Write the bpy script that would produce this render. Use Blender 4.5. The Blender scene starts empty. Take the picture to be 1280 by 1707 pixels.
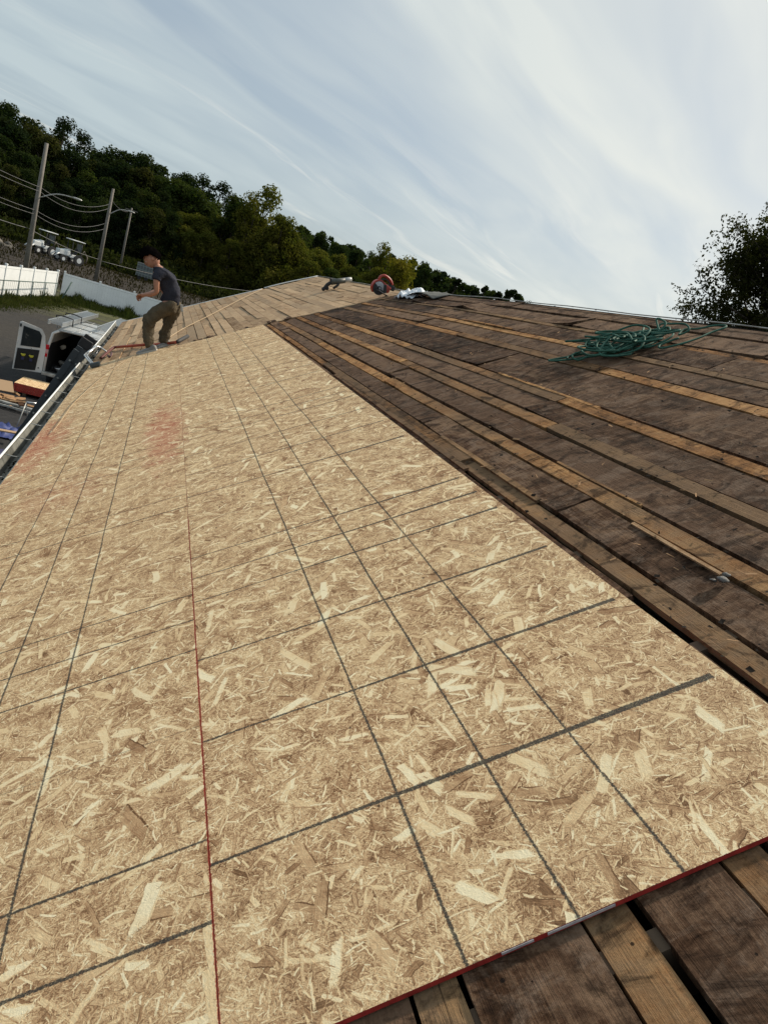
import bpy, bmesh, math, random
import numpy as np
from mathutils import Vector, Matrix, noise as mnoise

random.seed(7)
scn = bpy.context.scene
COL = scn.collection
IN = 0.0254
R = math.radians

# ------------------------------------------------------------------ camera
F_PX, CX, CY = 1190.74, 640.0, 853.5
CAM = Vector((-0.3204, -1.1650, 1.1285))
WM = Matrix(((0.9171797, 0.20062847, 0.3442813),
             (-0.26897521, -0.32574729, 0.90638901),
             (0.29399614, -0.92392474, -0.24480472)))      # camera axes (right, down, forward) in world
cd = bpy.data.cameras.new('camera')
cam = bpy.data.objects.new('camera', cd)
COL.objects.link(cam)
cam.matrix_world = Matrix.Translation(CAM) @ Matrix((
    (WM[0][0], -WM[0][1], -WM[0][2]), (WM[1][0], -WM[1][1], -WM[1][2]), (WM[2][0], -WM[2][1], -WM[2][2]))).to_4x4()
cd.sensor_fit = 'HORIZONTAL'
cd.sensor_width = 36
cd.lens = 36 * F_PX / 1280
cd.clip_end = 6000
cd.clip_start = 0.02
scn.camera = cam

# ------------------------------------------------------------------ light, sky, exposure
SUN_AZ, SUN_EL = R(64), R(42)                 # azimuth from +Y towards +X
SUN_DIR = Vector((math.sin(SUN_AZ) * math.cos(SUN_EL), math.cos(SUN_AZ) * math.cos(SUN_EL), math.sin(SUN_EL)))
sd = bpy.data.lights.new('sun', 'SUN')
sd.energy = 5.0
sd.angle = R(3.0)
sd.color = (1.0, 0.89, 0.73)
sun = bpy.data.objects.new('sun', sd)
COL.objects.link(sun)
sun.rotation_euler = SUN_DIR.to_track_quat('Z', 'Y').to_euler()
vs = scn.view_settings
scn.display_settings.display_device = 'sRGB'
vs.view_transform = 'Standard'
vs.look = 'None'
vs.gamma = 1
vs.use_curve_mapping = False
vs.exposure = 0.0


class NT:
    """tiny helper to write node trees"""
    def __init__(s, tree):
        s.t = tree
        s.t.nodes.clear()

    def n(s, typ, ins=None, **kw):
        nd = s.t.nodes.new(typ)
        for k, v in kw.items():
            setattr(nd, k, v)
        for k, v in (ins or {}).items():
            s.set(nd.inputs[k], v)
        return nd

    def set(s, sock, v):
        if isinstance(v, bpy.types.NodeSocket):
            s.t.links.new(v, sock)
        elif isinstance(v, (tuple, list)):
            n = len(sock.default_value)
            v = list(v)
            sock.default_value = v + [1.0] * (n - len(v)) if len(v) < n else v[:n]
        else:
            sock.default_value = v

    def m(s, op, a, b=None, c=None, clamp=False):
        nd = s.t.nodes.new('ShaderNodeMath')
        nd.operation = op
        nd.use_clamp = clamp
        s.set(nd.inputs[0], a)
        if b is not None: s.set(nd.inputs[1], b)
        if c is not None: s.set(nd.inputs[2], c)
        return nd.outputs[0]

    def vm(s, op, a, b=None):
        nd = s.t.nodes.new('ShaderNodeVectorMath')
        nd.operation = op
        s.set(nd.inputs[0], a)
        if b is not None: s.set(nd.inputs[1], b)
        return nd.outputs[0]

    def mix(s, f, a, b, blend='MIX'):
        nd = s.t.nodes.new('ShaderNodeMix')
        nd.data_type = 'RGBA'
        nd.blend_type = blend
        s.set(nd.inputs[0], f)
        s.set(nd.inputs[6], a)
        s.set(nd.inputs[7], b)
        return nd.outputs[2]

    def noise(s, vec, scale, detail=3, rough=0.55, dist=0.0, out='Fac'):
        nd = s.n('ShaderNodeTexNoise', {'Vector': vec, 'Scale': scale, 'Detail': detail, 'Roughness': rough, 'Distortion': dist})
        return nd.outputs[out]

    def ramp(s, fac, stops, interp='LINEAR'):
        nd = s.t.nodes.new('ShaderNodeValToRGB')
        cr = nd.color_ramp
        cr.interpolation = interp
        while len(cr.elements) < len(stops): cr.elements.new(0.5)
        for e, (p, c) in zip(cr.elements, stops):
            e.position = p
            e.color = (c, c, c, 1) if isinstance(c, (int, float)) else (*c, 1)
        s.set(nd.inputs[0], fac)
        return nd.outputs[0]

    def mr(s, v, a, b, c=0.0, d=1.0, smooth=False):
        nd = s.t.nodes.new('ShaderNodeMapRange')
        if smooth: nd.interpolation_type = 'SMOOTHSTEP'
        for i, x in enumerate((v, a, b, c, d)): s.set(nd.inputs[i], x)
        return nd.outputs[0]

    def xyz(s, v):
        nd = s.t.nodes.new('ShaderNodeSeparateXYZ')
        s.set(nd.inputs[0], v)
        return nd.outputs

    def comb(s, x, y, z=0.0):
        nd = s.t.nodes.new('ShaderNodeCombineXYZ')
        for i, v in enumerate((x, y, z)): s.set(nd.inputs[i], v)
        return nd.outputs[0]


world = bpy.data.worlds.new('World')
scn.world = world
world.use_nodes = True
w = NT(world.node_tree)
sky = w.n('ShaderNodeTexSky', sky_type='NISHITA', sun_disc=False, sun_elevation=SUN_EL, sun_rotation=SUN_AZ)
sky.air_density = 1.1
sky.dust_density = 1.5
geo = w.n('ShaderNodeTexCoord').outputs['Generated']
dx, dy, dz = w.xyz(geo)
dzc = w.m('MAXIMUM', dz, 0.0)
den = w.m('ADD', dzc, 0.07)
px_ = w.m('DIVIDE', dx, den)
py_ = w.m('DIVIDE', dy, den)
# streets of thin cloud run towards azimuth 48 degrees
ca, sa = math.cos(R(50)), math.sin(R(50))
al = w.m('ADD', w.m('MULTIPLY', px_, sa), w.m('MULTIPLY', py_, ca))
ac = w.m('SUBTRACT', w.m('MULTIPLY', px_, ca), w.m('MULTIPLY', py_, sa))
warp = w.noise(w.comb(w.m('MULTIPLY', al, 0.25), w.m('MULTIPLY', ac, 0.6)), 1.0, 3, 0.5)
warp = w.m('MULTIPLY', w.m('SUBTRACT', warp, 0.5), 1.0)
p1 = w.comb(w.m('MULTIPLY', al, 0.35), w.m('ADD', w.m('MULTIPLY', ac, 0.9), w.m('MULTIPLY', warp, 1.6)), 3.3)
n1 = w.noise(p1, 1.0, 4, 0.5, 0.3)
p2 = w.comb(w.m('MULTIPLY', al, 0.7), w.m('ADD', w.m('MULTIPLY', ac, 2.2), w.m('MULTIPLY', warp, 3.2)), 9.1)
n2 = w.noise(p2, 1.2, 4, 0.48, 0.4)
veil = w.m('ADD', w.m('MULTIPLY', n1, 0.55), w.m('MULTIPLY', n2, 0.45))
veil = w.mr(veil, 0.36, 0.62, 0.0, 1.0)
sdot = w.n('ShaderNodeVectorMath', {0: geo, 1: tuple(SUN_DIR)}, operation='DOT_PRODUCT').outputs['Value']
glow = w.mr(sdot, 0.35, 1.0, 0.0, 1.0)
lowz = w.mr(dz, 0.0, 0.42, 1.0, 0.0)
glow2 = w.m('MULTIPLY', w.m('POWER', glow, 1.4), w.mr(dz, 0.05, 0.55, 1.0, 0.55))
bright = w.mix(glow2, (0.54, 0.63, 0.66), (1.16, 1.11, 0.97))
dull = w.mix(glow2, (0.43, 0.52, 0.585), (0.84, 0.87, 0.85))
ccol = w.mix(veil, dull, bright)
streak = w.m('MULTIPLY', w.mr(w.noise(w.comb(w.m('MULTIPLY', al, 0.5), w.m('ADD', w.m('MULTIPLY', ac, 3.0), w.m('MULTIPLY', warp, 4.0)), 4.4), 1.0, 5, 0.6, 0.8), 0.55, 0.70, 0.0, 1.0, True), w.mr(dz, 0.12, 0.26, 1.0, 0.0))
ccol = w.mix(w.m('MULTIPLY', streak, 0.38), ccol, (1.0, 0.97, 0.88))
fac = w.m('MAXIMUM', w.mr(veil, 0.0, 1.0, 0.62, 0.95), w.mr(dz, 0.0, 0.18, 0.93, 0.0))
bg1 = w.n('ShaderNodeBackground', {'Color': sky.outputs[0], 'Strength': 0.09})
bg2 = w.n('ShaderNodeBackground', {'Color': ccol, 'Strength': 1.0})
mx = w.n('ShaderNodeMixShader', {0: fac, 1: bg1.outputs[0], 2: bg2.outputs[0]})
out = w.n('ShaderNodeOutputWorld', {'Surface': mx.outputs[0]})


# ------------------------------------------------------------------ generic builders
def roof_off(u, v):
    """sag of the old roof: ridge height measured along the building"""
    pts = [(-6, .04), (2.4, .038), (4.2, .022), (6.4, .006), (8.1, -.032), (9.1, -.055), (10.7, -.060), (12.4, -.042), (14.5, -.028), (18, -.012)]
    for (a, ha), (b, hb) in zip(pts, pts[1:]):
        if v <= b:
            t = max(0, (v - a) / (b - a))
            h = ha + (hb - ha) * t
            break
    else: h = pts[-1][1]
    return h * max(0.0, min(1.0, (u - 1.0) / 2.45))


RC, RS = 0.866961849, 0.498374511


def P(u, v, h=0.0):
    """roof slope point: u metres up the slope, v metres along it, h metres above the new sheathing"""
    return Vector((u * RC - h * RS, v, u * RS + h * RC + roof_off(u, v)))


def pray(x, y):
    d = Vector(((x - CX) / F_PX, (y - CY) / F_PX, 1.0))
    return (WM @ d)


def at(x, y, Y):
    d = pray(x, y)
    return CAM + d * ((Y - CAM.y) / d.y)


def atz(x, y, z):
    d = pray(x, y)
    return CAM + d * ((z - CAM.z) / d.z)


def on_roof(x, y, h=0.0):
    d = pray(x, y)
    n = Vector((-RS, 0, RC))
    s = (h - n.dot(CAM)) / n.dot(d)
    return CAM + d * s


def tag(o, label=None, cat=None, group=None, kind=None):
    if label: o['label'] = label
    if cat: o['category'] = cat
    if group: o['group'] = group
    if kind: o['kind'] = kind
    return o


def empty(name, loc, label, cat, group=None, rz=0.0):
    o = bpy.data.objects.new(name, None)
    COL.objects.link(o)
    o.location = loc
    o.rotation_euler = (0, 0, rz)
    o.empty_display_size = 0.1
    return tag(o, label, cat, group)


bpy_update = bpy.context.view_layer.update


class MB:
    """collects geometry and links it as one mesh object"""
    def __init__(s):
        s.bm = bmesh.new()
        s.mi = 0

    def face(s, vs_, mi=None):
        try:
            f = s.bm.faces.new(vs_)
            f.material_index = s.mi if mi is None else mi
            return f
        except ValueError:
            return None

    def box(s, c, size, rot=None, bevel=0.0, mi=None):
        r = bmesh.ops.create_cube(s.bm, size=1.0)
        vs_ = r['verts']
        M = Matrix.Translation(Vector(c)) @ (rot.to_4x4() if rot else Matrix.Identity(4)) @ Matrix.Diagonal((*size, 1))
        bmesh.ops.transform(s.bm, matrix=M, verts=vs_)
        fs = set(f for v in vs_ for f in v.link_faces)
        if bevel > 0:
            es = list(set(e for v in vs_ for e in v.link_edges))
            rb = bmesh.ops.bevel(s.bm, geom=es, offset=bevel, segments=2, affect='EDGES', profile=0.6)
            fs = set(rb['faces']) | set(f for f in fs if f.is_valid)
        for f in fs:
            if f.is_valid: f.material_index = s.mi if mi is None else mi
        return s

    def tube(s, pts, r, n=8, cap=True, mi=None, closed=False):
        pts = [Vector(p) for p in pts]
        if len(pts) < 2: return s
        rs = r if isinstance(r, (list, tuple)) else [r] * len(pts)
        rings = []
        up = Vector((0.13, 0.27, 1)).normalized()
        prev = None
        for i, p in enumerate(pts):
            if closed:
                t = pts[(i + 1) % len(pts)] - pts[i - 1]
            else:
                t = (pts[min(i + 1, len(pts) - 1)] - pts[max(i - 1, 0)])
            if t.length < 1e-9: t = Vector((0, 0, 1))
            t.normalize()
            if prev is None:
                a = t.cross(up)
                if a.length < 1e-3: a = t.cross(Vector((1, 0, 0)))
                a.normalize()
            else:
                a = prev - t * prev.dot(t)
                if a.length < 1e-4: a = t.cross(up)
                a.normalize()
            prev = a
            b = t.cross(a)
            rings.append([s.bm.verts.new(p + (a * math.cos(k * 2 * math.pi / n) + b * math.sin(k * 2 * math.pi / n)) * rs[i]) for k in range(n)])
        m = len(rings)
        for i in range(m if closed else m - 1):
            A, B = rings[i], rings[(i + 1) % m]
            for k in range(n):
                f = s.face((A[k], A[(k + 1) % n], B[(k + 1) % n], B[k]), mi)
                if f: f.smooth = True
        if cap and not closed:
            s.face(rings[0][::-1], mi)
            s.face(rings[-1], mi)
        return s

    def cyl(s, a, b, r, n=16, r2=None, mi=None):
        return s.tube([a, b], [r, r if r2 is None else r2], n=n, mi=mi)

    def sphere(s, c, r, sub=2, mi=None, scale=(1, 1, 1), rot=None):
        res = bmesh.ops.create_icosphere(s.bm, subdivisions=sub, radius=r)
        M = Matrix.Translation(Vector(c)) @ (rot.to_4x4() if rot else Matrix.Identity(4)) @ Matrix.Diagonal((*scale, 1))
        bmesh.ops.transform(s.bm, matrix=M, verts=res['verts'])
        for f in set(f for v in res['verts'] for f in v.link_faces):
            f.smooth = True
            f.material_index = s.mi if mi is None else mi
        return s

    def prism(s, poly, depth, M=None, mi=None):
        """poly in local xy, extruded by depth along z"""
        M = M or Matrix.Identity(4)
        a = [s.bm.verts.new(M @ Vector((x, y, 0))) for x, y in poly]
        b = [s.bm.verts.new(M @ Vector((x, y, depth))) for x, y in poly]
        s.face(a[::-1], mi)
        s.face(b, mi)
        n = len(poly)
        for k in range(n): s.face((a[k], a[(k + 1) % n], b[(k + 1) % n], b[k]), mi)
        return s

    def build(s, name, mats, parent=None, smooth=False):
        bmesh.ops.recalc_face_normals(s.bm, faces=s.bm.faces[:])
        me = bpy.data.meshes.new(name)
        s.bm.to_mesh(me)
        s.bm.free()
        for m in (mats if isinstance(mats, (list, tuple)) else [mats]): me.materials.append(m)
        if smooth:
            for p in me.polygons: p.use_smooth = True
        o = bpy.data.objects.new(name, me)
        COL.objects.link(o)
        if parent is not None:
            o.parent = parent
            bpy_update()
            o.matrix_parent_inverse = parent.matrix_world.inverted()
        return o


def local_child(o, parent):
    """geometry already written in the parent's own coordinates"""
    o.parent = parent
    o.matrix_parent_inverse = Matrix.Identity(4)
    return o


# ------------------------------------------------------------------ materials
def new_mat(name):
    m = bpy.data.materials.new(name)
    m.use_nodes = True
    t = NT(m.node_tree)
    o = t.n('ShaderNodeOutputMaterial')
    b = t.n('ShaderNodeBsdfPrincipled')
    t.t.links.new(b.outputs[0], o.inputs[0])
    return m, t, b


def simple(name, col, rough=0.7, metal=0.0, var=0.25, scale=8.0, bump=0.0, spec=0.5, dirt=None):
    m, t, b = new_mat(name)
    pos = t.n('ShaderNodeTexCoord').outputs['Object']
    n1 = t.noise(pos, scale, 4, 0.6)
    c = t.mix(t.mr(n1, 0.3, 0.7, 0.0, 1.0), tuple(x * (1 - var) for x in col), tuple(min(1, x * (1 + var)) for x in col))
    if dirt:
        n2 = t.noise(pos, scale * 0.35, 5, 0.65)
        c = t.mix(t.mr(n2, 0.5, 0.72, 0.0, 0.8), c, dirt)
    t.set(b.inputs['Base Color'], c)
    b.inputs['Roughness'].default_value = rough
    b.inputs['Metallic'].default_value = metal
    b.inputs['Specular IOR Level'].default_value = spec
    if bump:
        bp = t.n('ShaderNodeBump', {'Height': t.noise(pos, scale * 4, 4, 0.6), 'Strength': 1.0, 'Distance': bump})
        t.set(b.inputs['Normal'], bp.outputs[0])
    return m


def make_osb(name, grid=True):
    m, t, b = new_mat(name)
    uv = t.n('ShaderNodeUVMap').outputs[0]
    rnd = t.n('ShaderNodeObjectInfo').outputs['Random']
    offv = t.comb(t.m('MULTIPLY', rnd, 37.3), t.m('MULTIPLY', rnd, 91.7))
    base = t.vm('ADD', uv, offv)
    # gentle warp so strands are not perfectly straight
    wn = t.noise(base, 14.0, 4, 0.65, out='Color')
    wv = t.vm('MULTIPLY', t.vm('SUBTRACT', wn, (0.5, 0.5, 0.5)), (0.018, 0.018, 0.0))
    pw = t.vm('ADD', base, wv)
    # matrix of fine fibres
    f1 = t.noise(t.vm('MULTIPLY', pw, (1, 1, 1)), 140.0, 4, 0.7, 1.5)
    f2 = t.noise(pw, 16.0, 3, 0.6)
    f3 = t.noise(t.vm('MULTIPLY', pw, (1, 1.6, 1)), 70.0, 4, 0.75, 3.5)
    ridge = t.m('ABSOLUTE', t.m('SUBTRACT', f3, 0.5))
    crev = t.mr(ridge, 0.0, 0.035, 1.0, 0.0)
    tone = t.m('ADD', t.m('MULTIPLY', t.m('SUBTRACT', f1, 0.5), 1.5), t.m('ADD', t.m('MULTIPLY', f2, 0.5), 0.16))
    tone = t.m('SUBTRACT', tone, t.m('MULTIPLY', crev, 0.22))
    height = t.m('MULTIPLY', t.noise(pw, 150.0, 3, 0.7, 0.8), 0.8)
    #        cells/m, length, width, density, pale bias, spread of angles
    layers = [(95, .016, .0024, 0.75, -.14, 6.3), (55, .028, .0048, 0.70, -.06, 6.3), (80, .019, .0028, 0.6, .0, 6.3), (28, .050, .0130, 0.55, -.05, 6.3),
              (34, .046, .0058, 0.55, .03, 6.3), (15, .085, .0220, 0.44, .0, 4.5), (22, .066, .0075, 0.50, .06, 6.3), (10, .120, .0300, 0.40, .04, 3.0),
              (7.5, .160, .0360, 0.26, .08, 2.6), (9.5, .11, .0100, 0.40, .10, 5.0), (60, .024, .0030, 0.40, .02, 6.3)]
    for i, (sc, L, W, dens, pale, spread) in enumerate(layers):
        pv = t.vm('ADD', pw, (3.17 * i + 0.3, 1.93 * i + 0.7, 0))
        vo = t.n('ShaderNodeTexVoronoi', {'Vector': pv, 'Scale': float(sc), 'Randomness': 1.0}, voronoi_dimensions='2D')
        cr, cg, cb = t.xyz(vo.outputs['Color'])
        d = t.vm('SUBTRACT', pv, vo.outputs['Position'])
        ang = t.m('MULTIPLY', t.m('SUBTRACT', cr, 0.5), spread)
        if spread < 5: ang = t.m('ADD', ang, 1.57)
        ro = t.n('ShaderNodeVectorRotate', {'Vector': d, 'Angle': ang}, rotation_type='Z_AXIS').outputs[0]
        rx, ry, _ = t.xyz(ro)
        hx = t.m('MULTIPLY', t.m('ADD', t.m('MULTIPLY', cg, 0.5), 0.5), L / 2)
        fr = t.m('FRACT', t.m('MULTIPLY', cg, 7.31))
        hy = t.m('MULTIPLY', t.m('ADD', t.m('MULTIPLY', fr, 0.65), 0.35), W / 2)
        # ends taper to a slanted point
        inx = t.m('LESS_THAN', t.m('ADD', t.m('ABSOLUTE', t.m('ADD', rx, t.m('MULTIPLY', ry, 0.9))), t.m('MULTIPLY', t.m('SUBTRACT', f1, 0.5), L * 0.5)), hx)
        iny = t.m('LESS_THAN', t.m('ABSOLUTE', ry), hy)
        on = t.m('LESS_THAN', cb, dens)
        mask = t.m('MULTIPLY', t.m('MULTIPLY', inx, iny), on)
        val = t.m('FRACT', t.m('MULTIPLY', cb, 13.77))
        grain = t.noise(t.vm('MULTIPLY', ro, (14.0, 420.0, 1.0)), 1.0, 2, 0.6)
        tv = t.m('ADD', t.m('ADD', t.m('MULTIPLY', val, 0.72), 0.17 + pale), t.m('MULTIPLY', t.m('SUBTRACT', grain, 0.5), 0.45))
        # thin dark rim on one long side
        rim = t.m('GREATER_THAN', ry, t.m('MULTIPLY', hy, 0.72))
        tv = t.m('SUBTRACT', tv, t.m('MULTIPLY', rim, 0.26))
        mf = t.m('MULTIPLY', mask, t.m('ADD', 0.62, t.m('MULTIPLY', fr, 0.36)))
        tone = t.m('ADD', t.m('MULTIPLY', tone, t.m('SUBTRACT', 1.0, mf)), t.m('MULTIPLY', tv, mf))
        if i in (4, 6, 8): height = t.m('ADD', height, t.m('MULTIPLY', mask, 0.3))
    tone = t.m('ADD', tone, t.m('MULTIPLY', t.m('SUBTRACT', t.noise(base, 9.0, 5, 0.7, 0.6), 0.5), 0.75))
    col = t.ramp(tone, [(0.06, (0.11, 0.048, 0.020)), (0.22, (0.31, 0.170, 0.086)), (0.40, (0.57, 0.375, 0.208)), (0.58, (0.80, 0.61, 0.355)), (0.86, (0.90, 0.79, 0.54))])
    # reddish / greyish variation between strands and slow variation over the sheet
    big = t.noise(uv, 0.9, 4, 0.6)
    col = t.mix(t.mr(big, 0.35, 0.7, 0.0, 0.15), col, (0.50, 0.38, 0.22))
    col = t.mix(t.m('MULTIPLY', t.m('SUBTRACT', rnd, 0.3), 0.14, clamp=True), col, (0.52, 0.34, 0.18))
    # knots and specks
    vk = t.n('ShaderNodeTexVoronoi', {'Vector': base, 'Scale': 3.1}, voronoi_dimensions='2D')
    kr = t.xyz(vk.outputs['Color'])
    spot = t.m('MULTIPLY', t.m('LESS_THAN', vk.outputs['Distance'], t.m('MULTIPLY', kr[0], 0.018)), t.m('LESS_THAN', kr[1], 0.5))
    col = t.mix(t.m('MULTIPLY', spot, 0.8), col, (0.05, 0.03, 0.02))
    uu, vv, _ = t.xyz(uv)
    if grid:
        rag = t.m('MULTIPLY', t.m('SUBTRACT', t.noise(base, 160.0, 3, 0.7), 0.5), 0.012)
        slow = t.m('MULTIPLY', t.m('SUBTRACT', t.noise(uv, 1.1, 2, 0.5), 0.5), 0.022)
        thick = t.m('ADD', t.m('MULTIPLY', t.noise(uv, 3.0, 2, 0.5), 0.9), 0.55)
        ur = t.m('ADD', t.m('ADD', uu, rag), slow)
        vr = t.m('ADD', t.m('ADD', vv, rag), slow)
        acc = None

        def line(coord, pos, hw):
            d = t.m('ABSOLUTE', t.m('SUBTRACT', coord, pos))
            lim = t.m('MULTIPLY', thick, hw)
            return t.mr(t.m('SUBTRACT', d, lim), -0.0008, 0.0012, 1.0, 0.0)
        for k in (16, 24, 32):
            for s_ in (1, -1):
                l = line(ur, s_ * k * IN, 0.0028)
                acc = l if acc is None else t.m('MAXIMUM', acc, l)
        left = t.m('LESS_THAN', uu, 0.0)
        start = t.m('ADD', -15.4 * IN, t.m('MULTIPLY', left, (96 - 28.6 + 15.4 - 96) * IN))
        rel = t.m('FLOORED_MODULO', t.m('SUBTRACT', vr, start), 96 * IN)
        far = t.mr(uu, 0.2, 1.2, 0.75, 1.75)
        for k in (32, 64, 72, 80):
            acc = t.m('MAXIMUM', acc, line(rel, k * IN, t.m('MULTIPLY', far, 0.0042)))
        acc = t.m('MAXIMUM', acc, line(rel, 48 * IN, t.m('ADD', t.m('MULTIPLY', t.m('SUBTRACT', 1.0, left), t.m('MULTIPLY', far, 0.0034)), 0.0007)))
        acc = t.m('MAXIMUM', acc, line(rel, t.m('ADD', 16 * IN, t.m('MULTIPLY', left, 8 * IN)), t.m('MULTIPLY', far, 0.0052)))
        acc = t.m('MAXIMUM', acc, t.m('MULTIPLY', t.m('LESS_THAN', rel, 0.0022), 0.8))
        inside = t.m('LESS_THAN', t.m('ABSOLUTE', ur), t.m('ADD', 46.8 * IN, t.m('MULTIPLY', left, 0.1)))
        acc = t.m('MULTIPLY', acc, inside)
        ink = t.mr(t.noise(base, 300.0, 2, 0.7), 0.25, 0.5, 0.45, 0.93)
        col = t.mix(t.m('MULTIPLY', acc, ink), col, (0.030, 0.034, 0.034))
        # red edge sealer bleeding over the seam and the lower edge
        sn = t.noise(base, 70.0, 3, 0.7)
        seam = t.m('LESS_THAN', t.m('ABSOLUTE', t.m('ADD', uu, t.m('MULTIPLY', rag, 0.5))), t.m('MULTIPLY', sn, 0.0048))
        near = t.m('LESS_THAN', vv, t.m('ADD', 2.0, t.m('MULTIPLY', sn, 0.3)))
        col = t.mix(t.m('MULTIPLY', t.m('MULTIPLY', seam, near), 0.8), col, (0.28, 0.018, 0.015))
        # two faded red spray stains
        wob = t.noise(uv, 7.0, 6, 0.7)

        def stain(u0, v0, su, sv):
            d = t.m('ADD', t.m('POWER', t.m('DIVIDE', t.m('SUBTRACT', uu, u0), su), 2.0), t.m('POWER', t.m('DIVIDE', t.m('SUBTRACT', vv, v0), sv), 2.0))
            return t.mr(t.m('ADD', t.m('SQRT', d), t.m('MULTIPLY', t.m('SUBTRACT', wob, 0.5), 2.6)), 0.3, 1.3, 1.0, 0.0, True)
        st = t.m('MAXIMUM', stain(-0.13, 4.15, 0.15, 1.0), stain(-1.13, 4.9, 0.20, 1.0))
        st = t.m('MAXIMUM', st, t.m('MULTIPLY', stain(-0.75, 3.2, 0.28, 0.35), 0.35))
        col = t.mix(t.m('MULTIPLY', st, t.mr(tone, 0.25, 0.7, 0.6, 0.15)), col, (0.42, 0.085, 0.055))
    t.set(b.inputs['Base Color'], col)
    b.inputs['Roughness'].default_value = 0.75
    b.inputs['Specular IOR Level'].default_value = 0.12
    bp = t.n('ShaderNodeBump', {'Height': height, 'Strength': 1.0, 'Distance': 0.0016})
    t.set(b.inputs['Normal'], bp.outputs[0])
    return m


def make_wood(name, dark, mid, pale, grain=1.0, blotch=0.6, rnd_mix=0.35, alt=None, nails=True, rough=0.85, scuff=0.0):
    """old boards: grain runs along UV y (metres)"""
    m, t, b = new_mat(name)
    uv = t.n('ShaderNodeUVMap').outputs[0]
    rnd = t.n('ShaderNodeObjectInfo').outputs['Random']
    base = t.vm('ADD', uv, t.comb(t.m('MULTIPLY', rnd, 53.1), t.m('MULTIPLY', rnd, 171.3)))
    g1 = t.noise(t.vm('MULTIPLY', base, (95.0, 3.5, 1.0)), 1.0, 5, 0.65, 0.6)
    g2 = t.noise(t.vm('MULTIPLY', base, (300.0, 14.0, 1.0)), 1.0, 3, 0.7)
    bl = t.noise(t.vm('MULTIPLY', base, (5.0, 2.6, 1.0)), 1.0, 6, 0.68, 0.8)
    saw = t.noise(t.vm('MULTIPLY', base, (9.0, 85.0, 1.0)), 1.0, 4, 0.7, 0.4)
    fine = t.noise(base, 120.0, 4, 0.75)
    tone = t.m('ADD', t.m('MULTIPLY', g1, 0.34 * grain), t.m('MULTIPLY', g2, 0.16 * grain))
    tone = t.m('ADD', tone, t.m('MULTIPLY', bl, blotch))
    bl2 = t.noise(t.vm('MULTIPLY', base, (6.0, 17.0, 1.0)), 1.0, 7, 0.72, 1.6)
    tone = t.m('ADD', tone, t.m('ADD', t.m('MULTIPLY', saw, 0.04), t.m('ADD', t.m('MULTIPLY', fine, 0.22), t.m('MULTIPLY', bl2, 0.50))))
    tot = 0.5 * grain + blotch + 0.76
    tone = t.m('DIVIDE', tone, tot)
    tone = t.m('ADD', tone, t.m('MULTIPLY', t.m('SUBTRACT', rnd, 0.5), 0.10))
    col = t.ramp(tone, [(0.40, dark), (0.49, mid), (0.585, pale)])
    if alt:
        an = t.noise(t.vm('MULTIPLY', base, (2.0, 0.7, 1.0)), 1.0, 4, 0.6)
        a2 = t.m('ADD', an, t.m('MULTIPLY', t.m('SUBTRACT', t.m('FRACT', t.m('MULTIPLY', rnd, 7.7)), 0.5), rnd_mix))
        a2 = t.m('ADD', a2, t.m('MULTIPLY', t.m('SUBTRACT', bl2, 0.5), 0.35))
        col = t.mix(t.mr(a2, 0.44, 0.66, 0.0, 0.8), col, t.mix(tone, tuple(x * 0.55 for x in alt), tuple(x * 1.4 for x in alt)))
    if scuff:
        sv = t.noise(t.vm('MULTIPLY', base, (7.0, 10.0, 1.0)), 1.0, 9, 0.74, 1.0)
        sf = t.m('MULTIPLY', t.mr(sv, 0.49, 0.62, 0.0, 1.0), t.mr(fine, 0.35, 0.6, 0.35, 1.0))
        col = t.mix(t.m('MULTIPLY', sf, scuff), col, (0.215, 0.155, 0.115))
        dk = t.noise(t.vm('MULTIPLY', base, (5.0, 7.0, 1.0)), 1.0, 7, 0.7, 1.5)
        col = t.mix(t.mr(dk, 0.52, 0.63, 0.0, 0.75), col, (0.016, 0.009, 0.006))
    h = t.m('ADD', t.m('MULTIPLY', g1, 0.6), t.m('ADD', t.m('MULTIPLY', g2, 0.25), t.m('MULTIPLY', fine, 0.35)))
    # long splits
    crack = t.mr(t.noise(t.vm('MULTIPLY', base, (26.0, 1.1, 1.0)), 1.0, 2, 0.5, 0.3), 0.495, 0.505)
    cr2 = t.m('SUBTRACT', 1.0, t.m('ABSOLUTE', t.m('SUBTRACT', t.m('MULTIPLY', crack, 2.0), 1.0)))
    cr2 = t.m('MULTIPLY', cr2, t.mr(bl, 0.5, 0.62))
    col = t.mix(t.m('MULTIPLY', cr2, 0.75), col, (0.012, 0.009, 0.007))
    if nails:
        vo = t.n('ShaderNodeTexVoronoi', {'Vector': t.vm('MULTIPLY', base, (1.0, 1.0, 1.0)), 'Scale': 11.0}, voronoi_dimensions='2D')
        kr = t.xyz(vo.outputs['Color'])
        sp = t.m('MULTIPLY', t.m('LESS_THAN', vo.outputs['Distance'], t.m('MULTIPLY', kr[0], 0.045)), t.m('LESS_THAN', kr[1], 0.5))
        col = t.mix(t.m('MULTIPLY', sp, 0.85), col, (0.010, 0.008, 0.007))
    t.set(b.inputs['Base Color'], col)
    b.inputs['Roughness'].default_value = rough
    b.inputs['Specular IOR Level'].default_value = 0.06
    bp = t.n('ShaderNodeBump', {'Height': h, 'Strength': 1.0, 'Distance': 0.004})
    t.set(b.inputs['Normal'], bp.outputs[0])
    return m


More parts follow.
